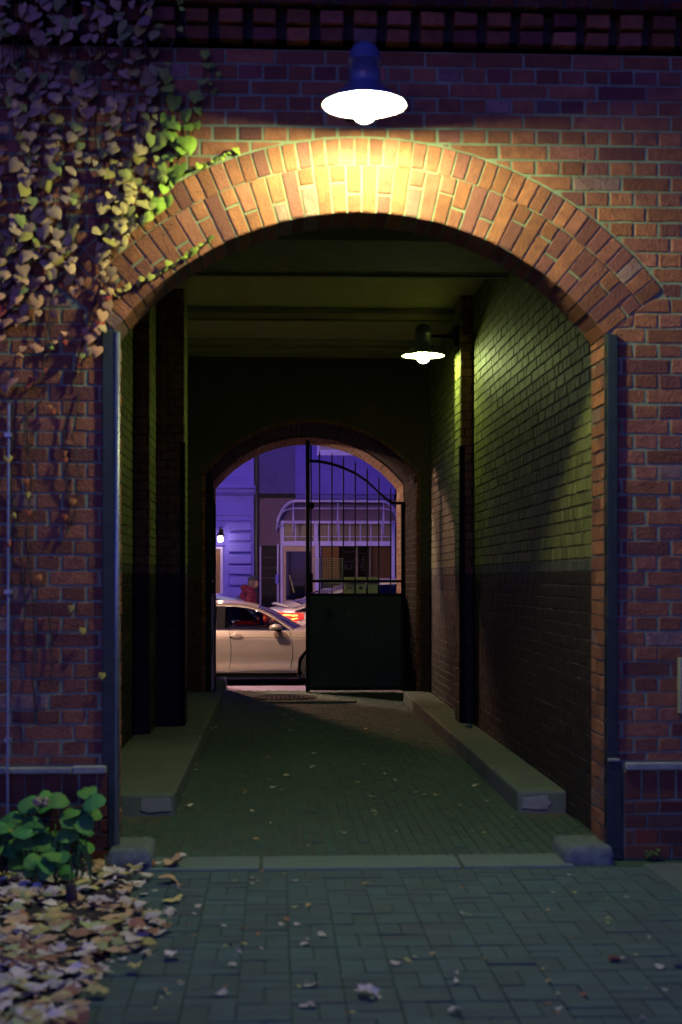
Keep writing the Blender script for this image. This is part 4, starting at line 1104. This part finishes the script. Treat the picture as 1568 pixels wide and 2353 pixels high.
c2 = make_car((p2.x + 4.44, 29.39, ROAD), R(8), 'white car with glowing red tail lights beyond the beige car', M['paint_white'], lit=True, scale=1.2); c2.scale = (1.2, 1.2, 1.27)
p3 = at(538, 1331, 29.2)
make_car((p3.x - 3.45 * 1.09, 29.3, ROAD), math.pi, 'blue looking car behind the beige car roof, mostly hidden', M['paint_blue'], scale=1.09, hatch=True)

# ------------------------------------------------------------ the walker on the far pavement
def skin_mesh(name, joints, edges, m, parent, sub=2, smooth=True):
    me = bpy.data.meshes.new(name); me.from_pydata([j[0] for j in joints], edges, []); me.materials.append(m)
    o = bpy.data.objects.new(name, me); col.objects.link(o); o.parent = parent
    s_ = o.modifiers.new('skin', 'SKIN'); s_.use_smooth_shade = smooth
    for i, j in enumerate(joints):
        r_ = j[1]; me.skin_vertices[0].data[i].radius = (r_, r_) if not isinstance(r_, tuple) else r_
    me.skin_vertices[0].data[0].use_root = True
    ss = o.modifiers.new('sub', 'SUBSURF'); ss.levels = sub; ss.render_levels = sub
    return o
pp = at(571, 1331, 31.2)
man = empty('person', (pp.x, 31.2, -.13)); tag(man, 'person in dark red padded jacket and dark cap walking along the far pavement', 'person')
J = [((0, 0, .95), (.14, .12)), ((.01, 0, 1.15), (.13, .11)), ((.03, 0, 1.38), (.15, .11)), ((.06, 0, 1.50), .06), ((.09, 0, 1.57), .055),
     ((0, .09, .90), .09), ((.10, .10, .50), .062), ((.16, .10, .10), .045), ((.30, .10, .04), .035),
     ((0, -.09, .90), .09), ((-.05, -.10, .50), .062), ((-.26, -.10, .16), .045), ((-.16, -.10, .05), .035),
     ((.03, .19, 1.43), .06), ((-.06, .24, 1.17), .046), ((.06, .22, .95), .036), ((.11, .21, .88), .034),
     ((.03, -.19, 1.43), .06), ((.02, -.24, 1.16), .046), ((.16, -.21, .97), .036), ((.21, -.20, .91), .034)]
E = [(0, 1), (1, 2), (2, 3), (3, 4), (0, 5), (5, 6), (6, 7), (7, 8), (0, 9), (9, 10), (10, 11), (11, 12), (2, 13), (13, 14), (14, 15), (15, 16), (2, 17), (17, 18), (18, 19), (19, 20)]
for (hx, hy, hz) in ((.11, .21, .88), (.21, -.20, .91)):   # five fingers each, short curled chains
    b0_ = len(J) ; root_ = 16 if hy > 0 else 20
    for q, (oy, ln) in enumerate(((-.022, .055), (-.008, .065), (.007, .062), (.02, .05), (-.03, .04))):
        i_ = len(J); J.append(((hx + .012 + (.02 if q == 4 else 0), hy + oy, hz - .03), .009)); J.append(((hx + .022 + (.02 if q == 4 else 0), hy + oy, hz - .03 - ln * .6), .0085)); J.append(((hx + .016, hy + oy * .9, hz - .03 - ln), .007))
        E += [(root_, i_), (i_, i_ + 1), (i_ + 1, i_ + 2)]
body = skin_mesh('body', J, E, M['skin'], man)
mb = MB(); NU, NV = 20, 14; vs = []
for j_ in range(NV + 1):
    a_ = math.pi * j_ / NV
    for i_ in range(NU):
        b_ = 2 * math.pi * i_ / NU; x_, y_, z_ = .098 * math.sin(a_) * math.cos(b_), .076 * math.sin(a_) * math.sin(b_), .122 * math.cos(a_)
        if x_ > .03 and abs(y_) < .02 and -.04 < z_ < .02: x_ += .022
        if z_ < -.05: x_ += .012; y_ *= .85
        vs.append((.115 + x_, y_, 1.655 + z_))
mb.add(vs, [(j_ * NU + i_, (j_ + 1) * NU + i_, (j_ + 1) * NU + (i_ + 1) % NU, j_ * NU + (i_ + 1) % NU) for j_ in range(NV) for i_ in range(NU)])
mb.build('head', M['skin'], man, smooth=True)
mb = MB()
for s_ in (-1, 1): mb.lathe([(0, -.012), (.022, -.006), (.018, .01), (0, .012)], (.105, s_ * .076, 1.645), 10, axis='y')
mb.build('ear', M['skin'], man, smooth=True)
mb = MB()
for s_ in (-1, 1): mb.lathe([(0, -.012), (.009, 0), (0, .012)], (.203, s_ * .03, 1.662), 8, axis='x')
mb.box((.196, -.022, 1.598), (.214, .022, 1.604)); mb.build('face_features', M['ink'], man)
mb = MB(); mb.lathe([(.082, -.10), (.10, -.03), (.098, .02), (.07, .05)], (.085, 0, 1.67), 18); mb.build('hair', M['hair'], man, smooth=True)
mb = MB(); mb.lathe([(.108, .0), (.112, .02), (.105, .06), (.075, .09), (.0, .10)], (.105, 0, 1.70), 20)
mb.prism([(.18, -.07), (.26, -.045), (.285, 0), (.26, .045), (.18, .07)], lambda a, b, dd: (a, b, 1.703 - (a - .18) * .25 + dd), 0, .012)
mb.build('cap', M['cap'], man, smooth=False)
mb = MB(); NS = 24
secs = [(-.02, .84, .17, .19), (-.02, .88, .20, .215), (-.01, 1.0, .205, .22), (-.01, 1.12, .20, .215), (-.01, 1.25, .205, .225), (0, 1.36, .195, .225), (.0, 1.44, .165, .20), (.01, 1.50, .125, .14), (.02, 1.545, .10, .105), (.03, 1.56, .07, .08)]
vs = [(x + rx * math.cos(2 * math.pi * k / NS) * (1 + .02 * math.sin(z * 60 + k)), ry * math.sin(2 * math.pi * k / NS), z) for x, z, rx, ry in secs for k in range(NS)]
mb.add(vs, [(i * NS + k, i * NS + (k + 1) % NS, (i + 1) * NS + (k + 1) % NS, (i + 1) * NS + k) for i in range(len(secs) - 1) for k in range(NS)] + [tuple(range(NS))[::-1]])
for s_, el, wr in ((1, (-.07, .27, 1.16), (.06, .235, .96)), (-1, (.02, -.27, 1.15), (.165, -.22, .975))):
    sh = (.0, s_ * .17, 1.43); mid = tuple((a_ + b_) / 2 for a_, b_ in zip(sh, el)); mid2 = tuple((a_ + b_) / 2 for a_, b_ in zip(el, wr))
    mb.tube([sh, mid, el, mid2, wr], [.10, .098, .085, .075, .06], 16)
mb.lathe([(.0, -.07), (.07, -.06), (.10, -.01), (.085, .04), (.04, .065), (0, .07)], (-.075, 0, 1.545), 18)
mb.build('jacket', M['jacket'], man, smooth=True, weld=.0005)
JT = [((0, 0, .93), (.15, .14)), ((0, .09, .86), .11), ((.10, .10, .50), .082), ((.15, .10, .12), .07), ((0, -.09, .86), .11), ((-.05, -.10, .50), .082), ((-.25, -.10, .18), .07)]
skin_mesh('trousers', JT, [(0, 1), (1, 2), (2, 3), (0, 4), (4, 5), (5, 6)], M['trousers'], man)
for sx, sy, sz, rr_ in ((.16, .10, .0, 0), (-.25, -.10, .02, .5)):
    mb = MB(); mb.box((sx - .10, sy - .05, sz), (sx + .19, sy + .05, sz + .03)); mb.box((sx - .09, sy - .045, sz + .0305), (sx + .10, sy + .045, sz + .10)); mb.box((sx + .1, sy - .045, sz + .0305), (sx + .18, sy + .045, sz + .065))
    mb.build('shoe', M['car_black'], man, bevel=.02)

# ------------------------------------------------------------ street lamps (lit, just outside the view)
def street_lamp(base, head, label, m):
    t = empty('street_lamp', base); tag(t, label, 'street lamp')
    b_ = Vector(base); h_ = Vector(head) - b_
    mb = MB(); mb.tube([(0, 0, 0), (0, 0, .6), (0, 0, h_.z + .25)], [.08, .055, .04], 12); mb.tube([(0, 0, h_.z + .2), (h_.x * .5, h_.y * .5, h_.z + .32), (h_.x, h_.y, h_.z + .18)], .03, 10)
    mb.build('post', M['iron'], t, smooth=True)
    mb = MB(); mb.lathe([(0, .19), (.05, .18), (.07, .12), (.20, .06), (.22, .0), (.2, .0), (.0, .05)], (h_.x, h_.y, h_.z), 24); mb.build('lamp_shade', M['iron'], t, smooth=True)
    mb = MB(); mb.lathe([(0, .02), (.08, .0), (.10, -.05), (.07, -.10), (0, -.12)], (h_.x, h_.y, h_.z), 16); mb.build('bulb', m, t, smooth=True)
street_lamp((-2.75, 22.3, -.09), (-1.95, 23.0, 3.75), 'lit street lamp on the near pavement left of the gateway', M['bulb_street'])
hx_, hy_, hz_ = -1.85, 24.6, 4.15
t = empty('hanging_street_lamp', (hx_, hy_, hz_)); tag(t, 'lit street lamp hung on a wire over the middle of the street', 'street lamp')
mb = MB(); mb.tube([(0, YO - hy_, 1.2), (0, -2, .62), (0, 0, .45), (0, 2, .62), (0, YS - hy_, 1.2)], .008, 6); mb.tube([(0, 0, .17), (0, 0, .45)], .012, 6); mb.build('span_wire', M['iron'], t)
mb = MB(); mb.lathe([(0, .19), (.05, .18), (.07, .12), (.20, .06), (.22, .0), (.2, .0), (.0, .05)], (0, 0, 0), 24); mb.build('lamp_shade', M['iron'], t, smooth=True)
mb = MB(); mb.lathe([(0, .02), (.08, .0), (.10, -.05), (.07, -.10), (0, -.12)], (0, 0, 0), 16); mb.build('bulb', emis('street_bulb_far', (1.0, .50, .30), 2600), t, smooth=True)

# ------------------------------------------------------------ climbing vine on the front wall
def leaf_heart(mb, pos, size, nrm, down, c, curl=.25):
    n_ = Vector(nrm).normalized(); d_ = (Vector(down) - n_ * n_.dot(Vector(down))).normalized(); s_ = n_.cross(d_)
    out = [(0.0, .12), (.30, -.06), (.47, .12), (.48, .40), (.34, .68), (.14, .92), (0.0, 1.08)]
    cen = [(0, .12), (0, .35), (0, .7), (0, 1.08)]
    P = lambda a, b, h: Vector(pos) + (s_ * a + d_ * b) * size + n_ * h * size
    vs = [P(0, .12, 0), P(0, .4, .05), P(0, .75, .03), P(0, 1.1, -curl * .5)]
    k = len(vs)
    for sg in (-1, 1):
        for a, b in out[1:-1]: vs.append(P(sg * a, b, -curl * (abs(a) * .9) - curl * b * b * .35))
    fs = []
    L = [4, 5, 6, 7, 8]; Rr = [9, 10, 11, 12, 13]
    for q, fl in ((L, 0), (Rr, 1)):
        t_ = [(0, q[0], q[1]), (0, q[1], 1), (1, q[1], q[2]), (1, q[2], q[3], 2), (2, q[3], q[4]), (2, q[4], 3)]
        fs += [f[::-1] if fl else f for f in t_]
    mb.add(vs, fs, 0, c)
ivy = empty('climbing_vine', at(130, 1100, YF)); tag(ivy, 'autumn climbing vine with heart shaped leaves hanging over the arch shoulder', 'plant')
def mixc(a, b, t_): return tuple(x * (1 - t_) + y * t_ for x, y in zip(a, b))
def ivy_col(u, v):
    k = rnd.random()
    green = max(0, min(1, (u - 338 + max(0, v - 400) * .25) / 50)); low = max(0, min(1, (v - 560) / 180)); warm = max(0, min(1, (u - 150) / 150)) * max(0, min(1, (v - 250) / 200))
    base = (.46, .31, .33)
    if k < .18: base = (.26, .32, .15)
    elif k < .28: base = (.40, .34, .12)
    elif k < .36: base = (.34, .22, .26)
    base = mixc(base, (.50, .42, .16), warm * .6)
    base = mixc(base, (.55, .24, .25), low * .85) if rnd.random() < .85 else base
    base = mixc(base, (.27, .48, .05), green * .9)
    if v > 660 and rnd.random() < .12: base = (.42, .05, .06)
    b = rnd.uniform(.75, 1.2)
    return tuple(x * b for x in base)
lf = MB(); stm = MB()
def chain(pts, size=.085, step=25, jit=8, p=1.0, colf=None, stem=True, off=.05):
    P_ = [Vector(q) for q in pts]
    for a_, b_ in zip(P_, P_[1:]):
        n_ = max(1, int((b_ - a_).length / step))
        for i_ in range(n_):
            q = a_ + (b_ - a_) * ((i_ + rnd.random() * .6) / n_)
            if rnd.random() > p: continue
            u, v = q.x + rnd.gauss(0, jit), q.y + rnd.gauss(0, jit * .6)
            w3 = at(u, v, YF - off * rnd.uniform(.5, 1.6))
            if v < 120: w3.y -= .12
            sz = size * rnd.uniform(.45, 1.15)
            leaf_heart(lf, (w3.x, w3.y, w3.z + sz * .5), sz, (rnd.gauss(0, .45), -1, rnd.uniform(-.1, 1.2)), (rnd.gauss(0, .42), -.1, -1), (colf or ivy_col)(u, v), rnd.uniform(.0, .45))
    if stem:
        stm.tube([at(q.x + rnd.gauss(0, 3), q.y, YF - (.02 if q.y > 120 else .14)) for q in P_], .0035, 5)
ends = [(2, 760), (24, 740), (48, 740), (72, 640), (96, 680), (120, 740), (146, 660), (170, 640), (196, 660), (222, 620), (246, 600), (272, 520), (298, 500), (322, 430)]
for i_, (u_, ve) in enumerate(ends):
    pts = [(u_ + rnd.uniform(-6, 6), -40)]; v_ = -40
    while v_ < ve: v_ += 70; pts.append((pts[-1][0] + rnd.uniform(-13, 13) + (2 if v_ < 300 else -1), min(v_, ve)))
    chain(pts, .078, 20, 9, .9)
for pts, s_, st_ in (([(330, 30), (322, 90), (345, 150), (352, 220), (338, 300), (318, 360), (300, 430), (285, 500), (262, 560)], .085, 24),
                ([(412, -10), (418, 20), (426, 55)], .075, 20), ([(400, 75), (372, 95), (345, 130)], .08, 24), ([(398, 88), (392, 120)], .075, 22),
                ([(380, 150), (372, 190), (388, 210)], .08, 24), ([(385, 185), (398, 235), (390, 270), (375, 330), (362, 380), (350, 430), (335, 470), (322, 520)], .085, 22),
                ([(474, 130), (470, 170), (460, 215), (455, 250), (450, 280), (440, 310)], .06, 20),
                ([(455, 225), (442, 262), (436, 300), (428, 335), (410, 370), (398, 400), (385, 440), (370, 480), (345, 505)], .10, 17),
                ([(430, 330), (415, 350), (402, 380), (388, 420)], .10, 18), ([(405, 300), (398, 330), (385, 370), (372, 420)], .07, 24), ([(490, 150), (488, 200), (478, 240)], .028, 18),
                ([(310, 430), (300, 480), (285, 520), (262, 560), (250, 600), (262, 640), (245, 690)], .085, 21),
                ([(345, 470), (330, 500), (300, 525), (280, 560)], .075, 20),
                ([(255, 530), (240, 570), (232, 620), (250, 655), (240, 700), (228, 760), (212, 770), (232, 795)], .08, 22),
                ([(60, 590), (55, 640), (48, 690), (44, 740)], .085, 26), ([(115, 600), (122, 640), (118, 690), (122, 740), (108, 760)], .075, 22),
                ([(170, 590), (172, 640), (178, 680)], .07, 22), ([(190, 760), (200, 800), (186, 840), (184, 885)], .07, 40),
                ([(230, 740), (215, 770), (190, 775)], .06, 24), ([(215, 805), (185, 835)], .06, 24),
                ([(165, 770), (140, 785), (105, 800), (60, 800), (48, 830)], .045, 15),
                ([(8, 560), (6, 620), (2, 700), (4, 760)], .08, 32), ([(2, 740), (5, 790)], .07, 26),
                ([(5, 880), (28, 885), (45, 900)], .085, 18), ([(50, 890), (75, 880), (105, 850)], .055, 14)):
    red_ = pts[0] in ((50, 890),)
    chain(pts, s_, st_ * .8, 8, 1, colf=(lambda u, v: (.40 * rnd.uniform(.7, 1), .05, .05)) if red_ else None)
for pts in ([(548, 345), (520, 357), (490, 372), (455, 386), (425, 398)], [(492, 544), (462, 566), (430, 590), (395, 610), (350, 636), (300, 660), (262, 682)]):
    chain(pts, .042, 9, 2.5, 1, colf=lambda u, v: mixc((.30, .40, .06), (.5, .36, .16), max(0, min(1, (420 - u) / 150)) if v > 500 else 0), off=.03)
foliage = lf.build('foliage', M['leaf'], ivy, smooth=True); foliage.location = -ivy.location
# bare runners below the leaves
for pts in ([(60, 900), (58, 1000), (72, 1100), (62, 1250), (80, 1400), (76, 1560), (84, 1700)], [(152, 920), (145, 1050), (158, 1150), (150, 1260)], [(182, 900), (168, 1000), (180, 1080), (172, 1180), (150, 1240)],
            [(30, 930), (26, 1100), (40, 1250), (58, 1380), (50, 1500)], [(110, 1400), (122, 1500), (115, 1600)], [(95, 920), (60, 960), (66, 1080)], [(45, -40), (70, 200), (60, 420), (120, 640), (100, 860), (60, 905)], [(200, -40), (215, 200), (230, 420), (236, 640), (184, 800), (160, 920)], [(330, -20), (345, 220), (300, 430)], [(545, 346), (480, 378), (400, 405)], [(492, 545), (380, 620), (250, 690)]):
    fine = [at(a_ + rnd.gauss(0, 2), b_, YF - .012 - .02 * rnd.random() - (.12 if b_ < 120 else 0)) for a_, b_ in [((p0[0] * (1 - q / 4) + p1[0] * q / 4), (p0[1] * (1 - q / 4) + p1[1] * q / 4)) for p0, p1 in zip(pts, pts[1:]) for q in range(4)]]
    stm.tube(fine, .0055, 5)
so = stm.build('stem', M['stem'], ivy); so.location = -ivy.location
lf2 = lf3 = MB()
for (u, v) in ((148, 1035), (150, 1050), (112, 930), (60, 1100), (62, 1130), (20, 1045), (192, 1442), (165, 1390), (236, 1545), (120, 940), (28, 1180), (66, 1170), (88, 1320), (15, 1240), (150, 1180), (170, 1145)):
    w3 = at(u, v, YF - .03); c = rnd.choice([(.30, .05, .03), (.36, .12, .05), (.40, .32, .12)])
    lf2 = MB(); leaf_heart(lf2, w3, rnd.uniform(.03, .05), (rnd.uniform(-.4, .4), -1, .4), (rnd.gauss(0, .5), 0, -1), c)
    o = lf2.build('withered_leaf', M['leaf'], ivy); o.location = -ivy.location
# lightning rod cable at the left edge
mb = MB(); mb.tube([at(21, 928, YF - .03), at(20, 1100, YF - .035), at(19, 1400, YF - .035), at(18, 1765, YF - .07), at(18, 1880, YF - .07)], .0075, 8)
for v_ in (1000, 1360, 1700): q = at(20, v_, YF - .02); mb.box((q.x - .018, YF - .05, q.z - .012), (q.x + .018, YF + .004, q.z + .012))
tag(mb.build('earth_rod', M['galv']), 'thin pale metal rod clamped upright to the wall at the far left', 'rod')
mb = MB(); q0, q1 = at(1563, 1512, YF - .05), at(1600, 1640, YF - .05); mb.box((q0.x, YF - .06, q1.z), (q1.x + .06, YF + .004, q0.z)); mb.box((q0.x + .02, YF - .067, q1.z + .02), (q1.x + .04, YF - .0605, q0.z - .02))
tag(mb.build('wall_box', M['ledge'], bevel=.006), 'pale box fixed to the brick wall at the right edge', 'box')

# ------------------------------------------------------------ shrub by the left jamb
shrub = empty('leafy_shrub', gr(90, 2010)); tag(shrub, 'low shrub with broad round green leaves at the foot of the left wall', 'plant')
sx, sy, _ = shrub.location
fo, stb = MB(), MB()
def round_leaf(mb, pos, size, nrm, dirv, c, cup=.2, elong=1.0):
    n_ = Vector(nrm).normalized(); d_ = (Vector(dirv) - n_ * n_.dot(Vector(dirv)))
    d_ = d_.normalized() if d_.length > 1e-3 else n_.orthogonal().normalized(); s_ = n_.cross(d_)
    vs = [Vector(pos) + d_ * size * t_ * elong + n_ * size * (.10 - (t_ - .5) ** 2 * .5) for t_ in (0, .35, .7, 1.05)]
    o_ = [(.26, .06), (.44, .28), (.46, .55), (.34, .82), (.14, .98)]
    for sg in (-1, 1):
        for a, b in o_: vs.append(Vector(pos) + (s_ * sg * a + d_ * b * elong) * size + n_ * size * (cup * a * .5 - (b - .5) ** 2 * .5))
    fs = []
    for q, fl in (((4, 5, 6, 7, 8), 0), ((9, 10, 11, 12, 13), 1)):
        t_ = [(0, q[0], q[1], 1), (1, q[1], q[2]), (1, q[2], q[3], 2), (2, q[3], q[4]), (2, q[4], 3)]
        fs += [f[::-1] if fl else f for f in t_]
    mb.add(vs, fs, 0, c)
def gcol():
    k = rnd.random(); b = rnd.uniform(.7, 1.25)
    c = (.065, .24, .045) if k < .6 else ((.12, .28, .035) if k < .96 else (.32, .30, .05))
    return tuple(x * b for x in c)
base = [gr(rnd.uniform(-40, 190), rnd.uniform(1985, 2040)) for _ in range(16)]
for b_ in base:
    h_ = rnd.uniform(.16, .46); tipx = b_.x + rnd.uniform(-.16, .18); tipy = b_.y - rnd.uniform(-.02, .22)
    pts = [Vector((b_.x, b_.y, 0)), Vector((b_.x * .6 + tipx * .4, b_.y * .6 + tipy * .4, h_ * .6)), Vector((tipx, tipy, h_))]
    stb.tube([p_ - Vector((sx, sy, 0)) for p_ in pts], [.007, .006, .004], 6)
    for k in range(10):
        t_ = rnd.uniform(.25, 1.0); q = pts[1] + (pts[2] - pts[1]) * ((t_ - .5) * 2) if t_ > .5 else pts[0] + (pts[1] - pts[0]) * (t_ * 2)
        an = rnd.uniform(0, 2 * math.pi); dv = Vector((math.cos(an), math.sin(an) - .3, rnd.uniform(-.2, .35)))
        if q.x + dv.x * .1 > XL - .08: continue
        round_leaf(fo, q - Vector((sx, sy, 0)) + dv * .02, rnd.uniform(.06, .125), (rnd.uniform(-.6, .6), -rnd.uniform(0, .9), 1), dv, gcol())
for (u, v, s_, nx) in ((128, 1838, .12, .2), (212, 1850, .13, -.4), (60, 1850, .11, .3), (160, 1880, .13, .5), (92, 1935, .15, .1), (190, 1885, .10, 0), (70, 1895, .13, .2), (30, 1930, .14, 0), (150, 1920, .12, 0), (40, 1980, .13, 0), (110, 1990, .12, 0)):
    q = at(u, v, 7.72); round_leaf(fo, (q.x - sx - s_ * .4, q.y - sy, q.z), s_, (nx, -.8, .9), (1, -.1, .15), gcol())
q = at(92, 1836, 7.74); 
fo.build('foliage', M['shrub_leaf'], shrub, smooth=True)
bm = MB()
for k in range(60):
    b_ = gr(rnd.uniform(60, 250), rnd.uniform(1990, 2040)); an = rnd.uniform(0, 6.28); L_ = rnd.uniform(.1, .3); dx_, dy_ = math.cos(an) * L_ * .5, math.sin(an) * L_ * .5
    if b_.x + dx_ > XL - .02 or b_.y > YF - .1: continue
    w_ = .006
    pts = [(b_.x, b_.y, 0), (b_.x + dx_ * .4, b_.y + dy_ * .4, L_ * .8), (b_.x + dx_, b_.y + dy_, L_ * .75)]
    vs = []
    for i_, p_ in enumerate(pts): ww = w_ * (1, .8, .1)[i_]; vs += [(p_[0] - sx - ww, p_[1] - sy, p_[2]), (p_[0] - sx + ww, p_[1] - sy, p_[2])]
    bm.add(vs, [(0, 1, 3, 2), (2, 3, 5, 4)], 0, (.06, .15, .03))
bm.build('leaf_blade', M['shrub_leaf'], shrub)
stb.build('stem', M['stem'], shrub, smooth=True)
fl = MB(); q = at(90, 1842, 7.70)
for k in range(9):
    a_ = k * 2.4; fl.lathe([(.0, -.02), (.02, 0), (0, .018)], (q.x - sx + .02 * math.cos(a_) * (k % 3), q.y - sy + .015 * math.sin(a_), q.z + .012 * math.sin(a_ * 2)), 8, c=(.55, .42, .42))
fl.build('flower_head', M['leaf'], shrub, smooth=True)
q = gr(16, 2150)
o = MB(); o.tube([(q.x + .22, q.y + .55, -.02), (q.x + .205, q.y + .55, .11)], [.035, .028], 9); tag(o.build('cut_stump', M['stem'], smooth=True), 'dark cut stump standing in the leaf litter under the shrub', 'stump')

# ------------------------------------------------------------ fallen leaves
def maple(mb, pos, size, rot, c, tilt=(0, 0), curl=.3, big=False):
    n_ = 16 if big else 8; deep = .28 if rnd.random() < .35 else .40
    M_ = Matrix.Rotation(rot, 3, 'Z') @ Matrix.Rotation(tilt[0], 3, 'X') @ Matrix.Rotation(tilt[1], 3, 'Y')
    vs = [Vector((0, 0, .012))]; ph = rnd.random() * 6
    for k in range(n_):
        a_ = 2 * math.pi * k / n_
        r_ = (.5 if k % 2 == 0 else (deep if big else .40)) * rnd.uniform(.8, 1.15) * (1 if big else (1.0 if k % 4 == 0 else .72))
        vs.append(Vector((r_ * math.cos(a_), r_ * math.sin(a_) * (.85 if big else .62), curl * .24 * math.sin(2 * a_ + ph) + curl * .10 * rnd.random())))
    vs = [Vector(pos) + M_ @ (p_ * size) for p_ in vs]
    mb.add(vs, [(0, k + 1, (k + 1) % n_ + 1) for k in range(n_)], 0, c)
def dcol():
    k = rnd.random(); b = rnd.uniform(.7, 1.2)
    c = (.43, .38, .36) if k < .42 else ((.36, .24, .13) if k < .70 else ((.36, .32, .12) if k < .82 else ((.22, .10, .06) if k < .90 else (.26, .30, .14))))
    return tuple(x * b for x in c)
lit = MB()
def in_bed(u, v):
    # right edge of the pile, in reference pixels on the ground
    e = lerp_table([(1960, 330), (1990, 400), (2030, 330), (2080, 320), (2120, 400), (2160, 400), (2200, 290), (2260, 250), (2350, 180), (2500, 90)], v)
    return u < e - 25 + rnd.gauss(0, 16) + (rnd.expovariate(1 / 55) if rnd.random() < .25 else 0)
cnt = 0
while cnt < 1500:
    v = 1965 + 560 * rnd.random() ** 1.35; u = rnd.uniform(-160, 430)
    if not in_bed(u, v): continue
    g_ = gr(u, v)
    if g_.y > YF - .04: continue
    big = rnd.random() < .38
    maple(lit, (g_.x, g_.y, .016 + rnd.random() * .022), rnd.uniform(.08, .145) if big else rnd.uniform(.03, .07), rnd.uniform(0, 6.28), dcol(), (rnd.gauss(0, .13), rnd.gauss(0, .13)), rnd.uniform(.1, .5), big)
    cnt += 1
tag(lit.build('leaf_litter', M['dry_leaf']), 'thick litter of pale fallen leaves at the lower left', 'leaf litter', kind='stuff')
protos = []
for k in range(10):
    mb = MB(); maple(mb, (0, 0, 0), 1.0, 0, dcol(), (0, 0), .35, k < 2 or k % 3 == 0); me_o = mb.build('fallen_leaf', M['dry_leaf']); protos.append(me_o.data); bpy.data.objects.remove(me_o)
def drop(u, v, s_, label, group, z=.012, k=None):
    g_ = gr(u, v, z); o = bpy.data.objects.new('fallen_leaf', protos[rnd.randrange(2, 10) if k is None else k]); col.objects.link(o)
    o.location = (g_.x, g_.y, z); o.scale = (s_, s_, s_); o.rotation_euler = (rnd.gauss(0, .15), rnd.gauss(0, .15), rnd.uniform(0, 6.28))
    tag(o, label, 'leaf', group)
for k in range(85):
    u = 330 + 1200 * rnd.random() ** 1.4; v = rnd.uniform(2000, 2340)
    drop(u, v, rnd.uniform(.03, .065), 'small dry leaf lying loose on the courtyard paving', 'dry leaves on the courtyard paving')
for k in range(55):
    v = rnd.uniform(1640, 1950); u = rnd.uniform(500 - (v - 1600) * .28, 940 + (v - 1600) * .9)
    drop(u, v, rnd.uniform(.04, .08), 'small dry leaf lying on the passage paving', 'dry leaves on the passage paving')
for k in range(40):
    v = rnd.uniform(1620, 1860); u = 502 - (v - 1600) * .42 + rnd.uniform(4, 16) if k % 3 == 0 else 940 + (v - 1600) * 1.12 - rnd.uniform(6, 26)
    drop(u, v, rnd.uniform(.035, .06), 'small dry leaf gathered along the kerb foot in the passage', 'dry leaves along the passage kerbs')
for (u, v, s_, lb) in ((848, 2278, .15, 'largest pale leaf alone on the paving at the bottom centre'), (1046, 2318, .075, 'pale curled leaf near the bottom, right of the largest pale leaf'), (422, 1966, .08, 'pale leaf on the threshold stones near the left jamb'), (433, 1850, .09, 'long pale leaf beside the nose of the left kerb')):
    drop(u, v, s_, lb, None, .02, k=0)
def crumple(name, u, v, s_, m, label, c, cat='litter'):
    g_ = gr(u, v, .15 if 'foil' in name else 0); mb = MB(); vs = []; NU, NV = 9, 5
    for j_ in range(NV + 1):
        for i_ in range(NU):
            a_, b_ = math.pi * j_ / NV, 2 * math.pi * i_ / NU; r_ = s_ * rnd.uniform(.6, 1.1)
            vs.append((g_.x + 1.5 * r_ * math.sin(a_) * math.cos(b_), g_.y + r_ * math.sin(a_) * math.sin(b_), g_.z + s_ * .6 + .6 * r_ * math.cos(a_)))
    mb.add(vs, [(j_ * NU + i_, (j_ + 1) * NU + i_, (j_ + 1) * NU + (i_ + 1) % NU, j_ * NU + (i_ + 1) % NU) for j_ in range(NV) for i_ in range(NU)], 0, c)
    tag(mb.build(name, m), label, cat)
crumple('crumpled_foil', 1078, 1672, .03, M['foil'], 'crumpled greenish foil on the right kerb at the pilaster foot', (.5, .5, .5))
crumple('crumpled_leaf', 1412, 2208, .022, M['dry_leaf'], 'dark curled brown leaf on the paving at the right', (.12, .05, .03), 'leaf')
crumple('dark_pebble', 1560, 2222, .018, M['granite'], 'dark pebble on the paving at the right edge', (.1, .1, .1), 'stone')
# weeds at the foot of the right wall
mb = MB()
for k in range(16):
    q = gr(rnd.uniform(1480, 1530), 1976); L_ = rnd.uniform(.03, .06); a_ = rnd.uniform(0, 6.28)
    round_leaf(mb, (q.x, min(q.y, YF - .06), .01 + rnd.random() * .05), L_ * .6, (rnd.uniform(-.5, .5), -.5, 1), (math.cos(a_), math.sin(a_), .3), (.05, .12, .03))
tag(mb.build('weed_tuft', M['leaf']), 'small green weeds at the foot of the right brick wall', 'weeds', kind='stuff')
